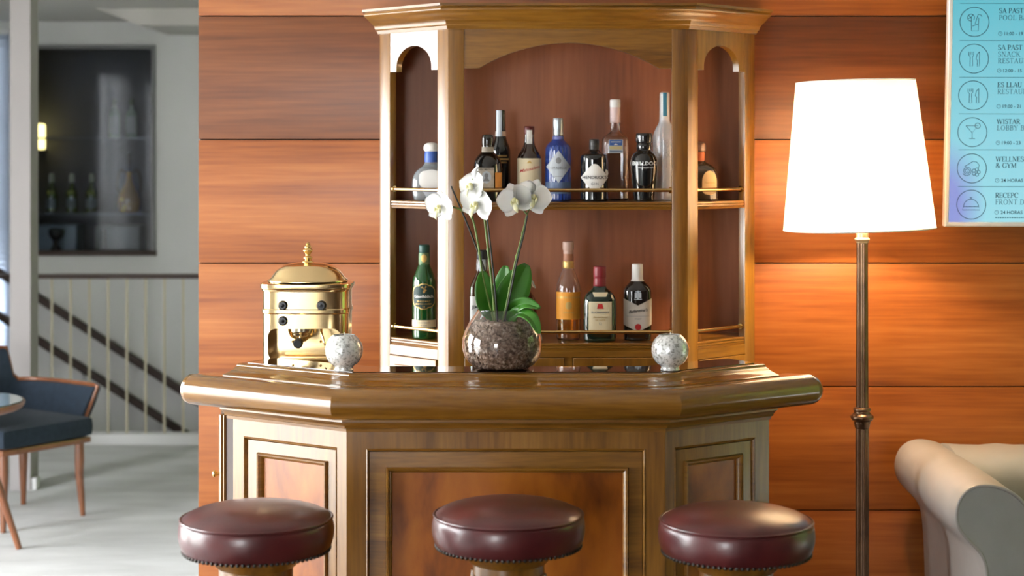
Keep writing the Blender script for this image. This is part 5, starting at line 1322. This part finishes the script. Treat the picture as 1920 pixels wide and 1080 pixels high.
bm = NB(); lathe(bm, [(.002, tz - .012), (.284, tz - .012), (.29, tz - .009), (.29, tz - .003), (.286, tz), (.002, tz)], 56); finish('glass_top', bm, plain('teal_glass_top', (.02, .10, .09), .04, coat=1, spec=.8), t, world=False)
bm = NB(); lathe(bm, smooth_prof([(.002, tz - .045), (.25, tz - .045), (.285, tz - .036), (.30, tz - .022), (.301, tz - .008), (.296, tz - .0035), (.2905, tz - .006), (.2905, tz - .0125), (.002, tz - .0125)], 1), 56); finish('wooden_rim', bm, M_teak, t, world=False)
for k in range(3):
    a = math.atan2(.16, .262) + k * 2 * PI / 3
    bm = NB(); tube(bm, [(math.cos(a) * .10, math.sin(a) * .10, tz - .044), (math.cos(a) * .19, math.sin(a) * .19, .30), (math.cos(a) * .285, math.sin(a) * .285, .004)], [.020, .018, .013], 14); finish('leg', bm, M_teak, t, world=False)

# ================================================================ BOTTLE DISPLAY BEHIND THE HALL WINDOW
M_shelfg = plain('shelf_glass', (.16, .17, .19), .15, coat=.5)
def hall_shelf(y, lab):
    z = P(0, y, 11.25).z; bm = NB(); box(bm, ox0 - .19, ox1 + .045, T1 + .06, T1 + ND - .005, z - .012, z, bev=.002)
    o = finish('glass_shelf', bm, M_shelfg); tag(o, lab, 'shelf'); return z
zA = hall_shelf(258, 'upper display shelf with two pale bottles behind the hall window'); zB = hall_shelf(398, 'lower display shelf with dark bottles behind the hall window')
for i, px in enumerate((97, 135, 172)):
    b = Bottle('wine_bottle', ('dark green wine bottle standing farthest from the amber decanter', 'dark green wine bottle between the two others on the display shelf', 'dark green wine bottle standing next to the amber decanter')[i], px, zB, [(.5, 0), (.5, 0), (10, 0), (11, 1), (11, 4), (11, 34), (9, 42), (4.6, 50), (4.2, 56), (4.2, 66)], plain('wine_glass_green', (.05, .07, .01), .1, coat=1), d=11.25, group='wine bottles behind the hall window', seg=24)
    b.part('capsule', [(4.6, 56), (4.8, 57), (4.8, 72), (.5, 73)], plain('pale_capsule', (.42, .43, .34), .4), seg=20); b.label(8, 26, 9, plain('dull_blue_label', (.16, .19, .20), .6)); b.label(34, 40, 6, plain('olive_label', (.34, .36, .08), .6))
for i, px in enumerate((215, 247)):
    b = Bottle('spirit_bottle', ('pale clear display bottle on the lantern side of its twin', 'pale clear display bottle right above the amber decanter')[i], px, zA, [(.5, 0), (.5, 0), (10, 0), (11, 1), (11, 4), (11, 44), (9, 50), (4, 54), (4, 66)], plain('pale_green_glass', (.30, .36, .30), .15, coat=.6), d=11.25, group='pale bottles behind the hall window', seg=24)
    b.part('cap', [(4.4, 60), (4.4, 72), (.5, 72.5)], plain('olive_cap', (.10, .13, .07), .4), seg=20); b.label(8, 40, 8.5, plain('grey_white_label', (.42, .44, .42), .6))
b = Bottle('liqueur_decanter', 'amber long-necked decanter with two handles behind the hall window', 242, zB, [(.5, 0), (.5, 0), (17, 0), (20, 3), (22, 16), (20, 32), (12, 46), (6.5, 60), (5, 74), (5, 84)], plain('amber_decanter_glass', (.50, .26, .015), .08, trans=.35, coat=1), d=11.2, seg=28)
b.part('stopper', [(5.2, 76), (5.4, 80), (5, 110), (4, 113), (.5, 113.4)], plain('dark_stopper', (.03, .03, .025), .4), seg=20)
for s_ in (-1, 1):
    bm = NB(); tube(bm, spline([(s_ * 6 * b.k, 0, 74 * b.k), (s_ * 15 * b.k, 0, 80 * b.k), (s_ * 21 * b.k, 0, 66 * b.k), (s_ * 22 * b.k, 0, 46 * b.k), (s_ * 17 * b.k, 0, 34 * b.k)], 5), .005, 8); finish('handle', bm, plain('brown_glass_handle', (.09, .06, .03), .2, coat=1), b.t, world=False)
for i, (x_, h_) in enumerate(((-9, 25), (2, 23), (-4, 11), (5, 8), (-6, 6))):
    bm = NB(); c = b.S(x_ * b.k, h_ * b.k, .0); ball(bm, (c.x, c.y, c.z), .013, 1, .5, 1, 14, 8); finish('gold_boss', bm, M_gold if i % 2 else plain('yellow_boss', (.75, .52, .06), .25, coat=1), b.t, world=False)
t = thing('lantern', 'small square glowing lantern beside the display shelves', 'lantern', (P(68, 255, 11.42).x, 11.42, P(68, 280, 11.42).z))
bm = NB(); box(bm, -.05, .05, -.05, .05, .0, .17, bev=.012); finish('glowing_shade', bm, plain('lantern_glow', (.9, .8, .4), .5, emit=(1.0, .80, .28), estr=LANTERN_E), t, world=False)
bm = NB(); box(bm, -.03, .03, -.02, .20, -.02, -.001, bev=.003); finish('lantern_bracket', bm, M_iron, t, world=False)
zC = oz0 - .01
t = thing('appliance', 'pale blue-grey appliance with dark spout below the display shelves', 'appliance', (P(109, 400, 11.3).x, 11.32, zC))
bm = NB(); box(bm, -.14, .14, -.09, .10, 0, .19, bev=.012); finish('housing', bm, plain('pale_blue_enamel', (.24, .30, .35), .4), t, world=False)
bm = NB(); lathe(bm, smooth_prof([(.03, .02), (.035, .03), (.02, .06), (.02, .09), (.05, .12), (.05, .17), (.002, .175)], 1), 24, M=Matrix.Translation((.02, -.15, 0))); lathe(bm, [(.045, 0), (.045, .02), (.03, .022)], 24, M=Matrix.Translation((.02, -.15, 0))); finish('spout', bm, M_black, t, world=False)
t = thing('appliance', 'plain grey steel appliance with dark lever below the display shelves', 'appliance', (P(222, 400, 11.3).x, 11.36, zC))
bm = NB(); box(bm, -.15, .15, -.10, .10, 0, .185, bev=.012); finish('housing', bm, plain('grey_steel', (.26, .26, .25), .4), t, world=False)
bm = NB(); tube(bm, [(-.085, -.125, .03), (-.085, -.125, .16)], .02, 14); tube(bm, [(-.085, -.125, .09), (-.085, -.09, .09)], .008, 8); finish('lever', bm, M_black, t, world=False)
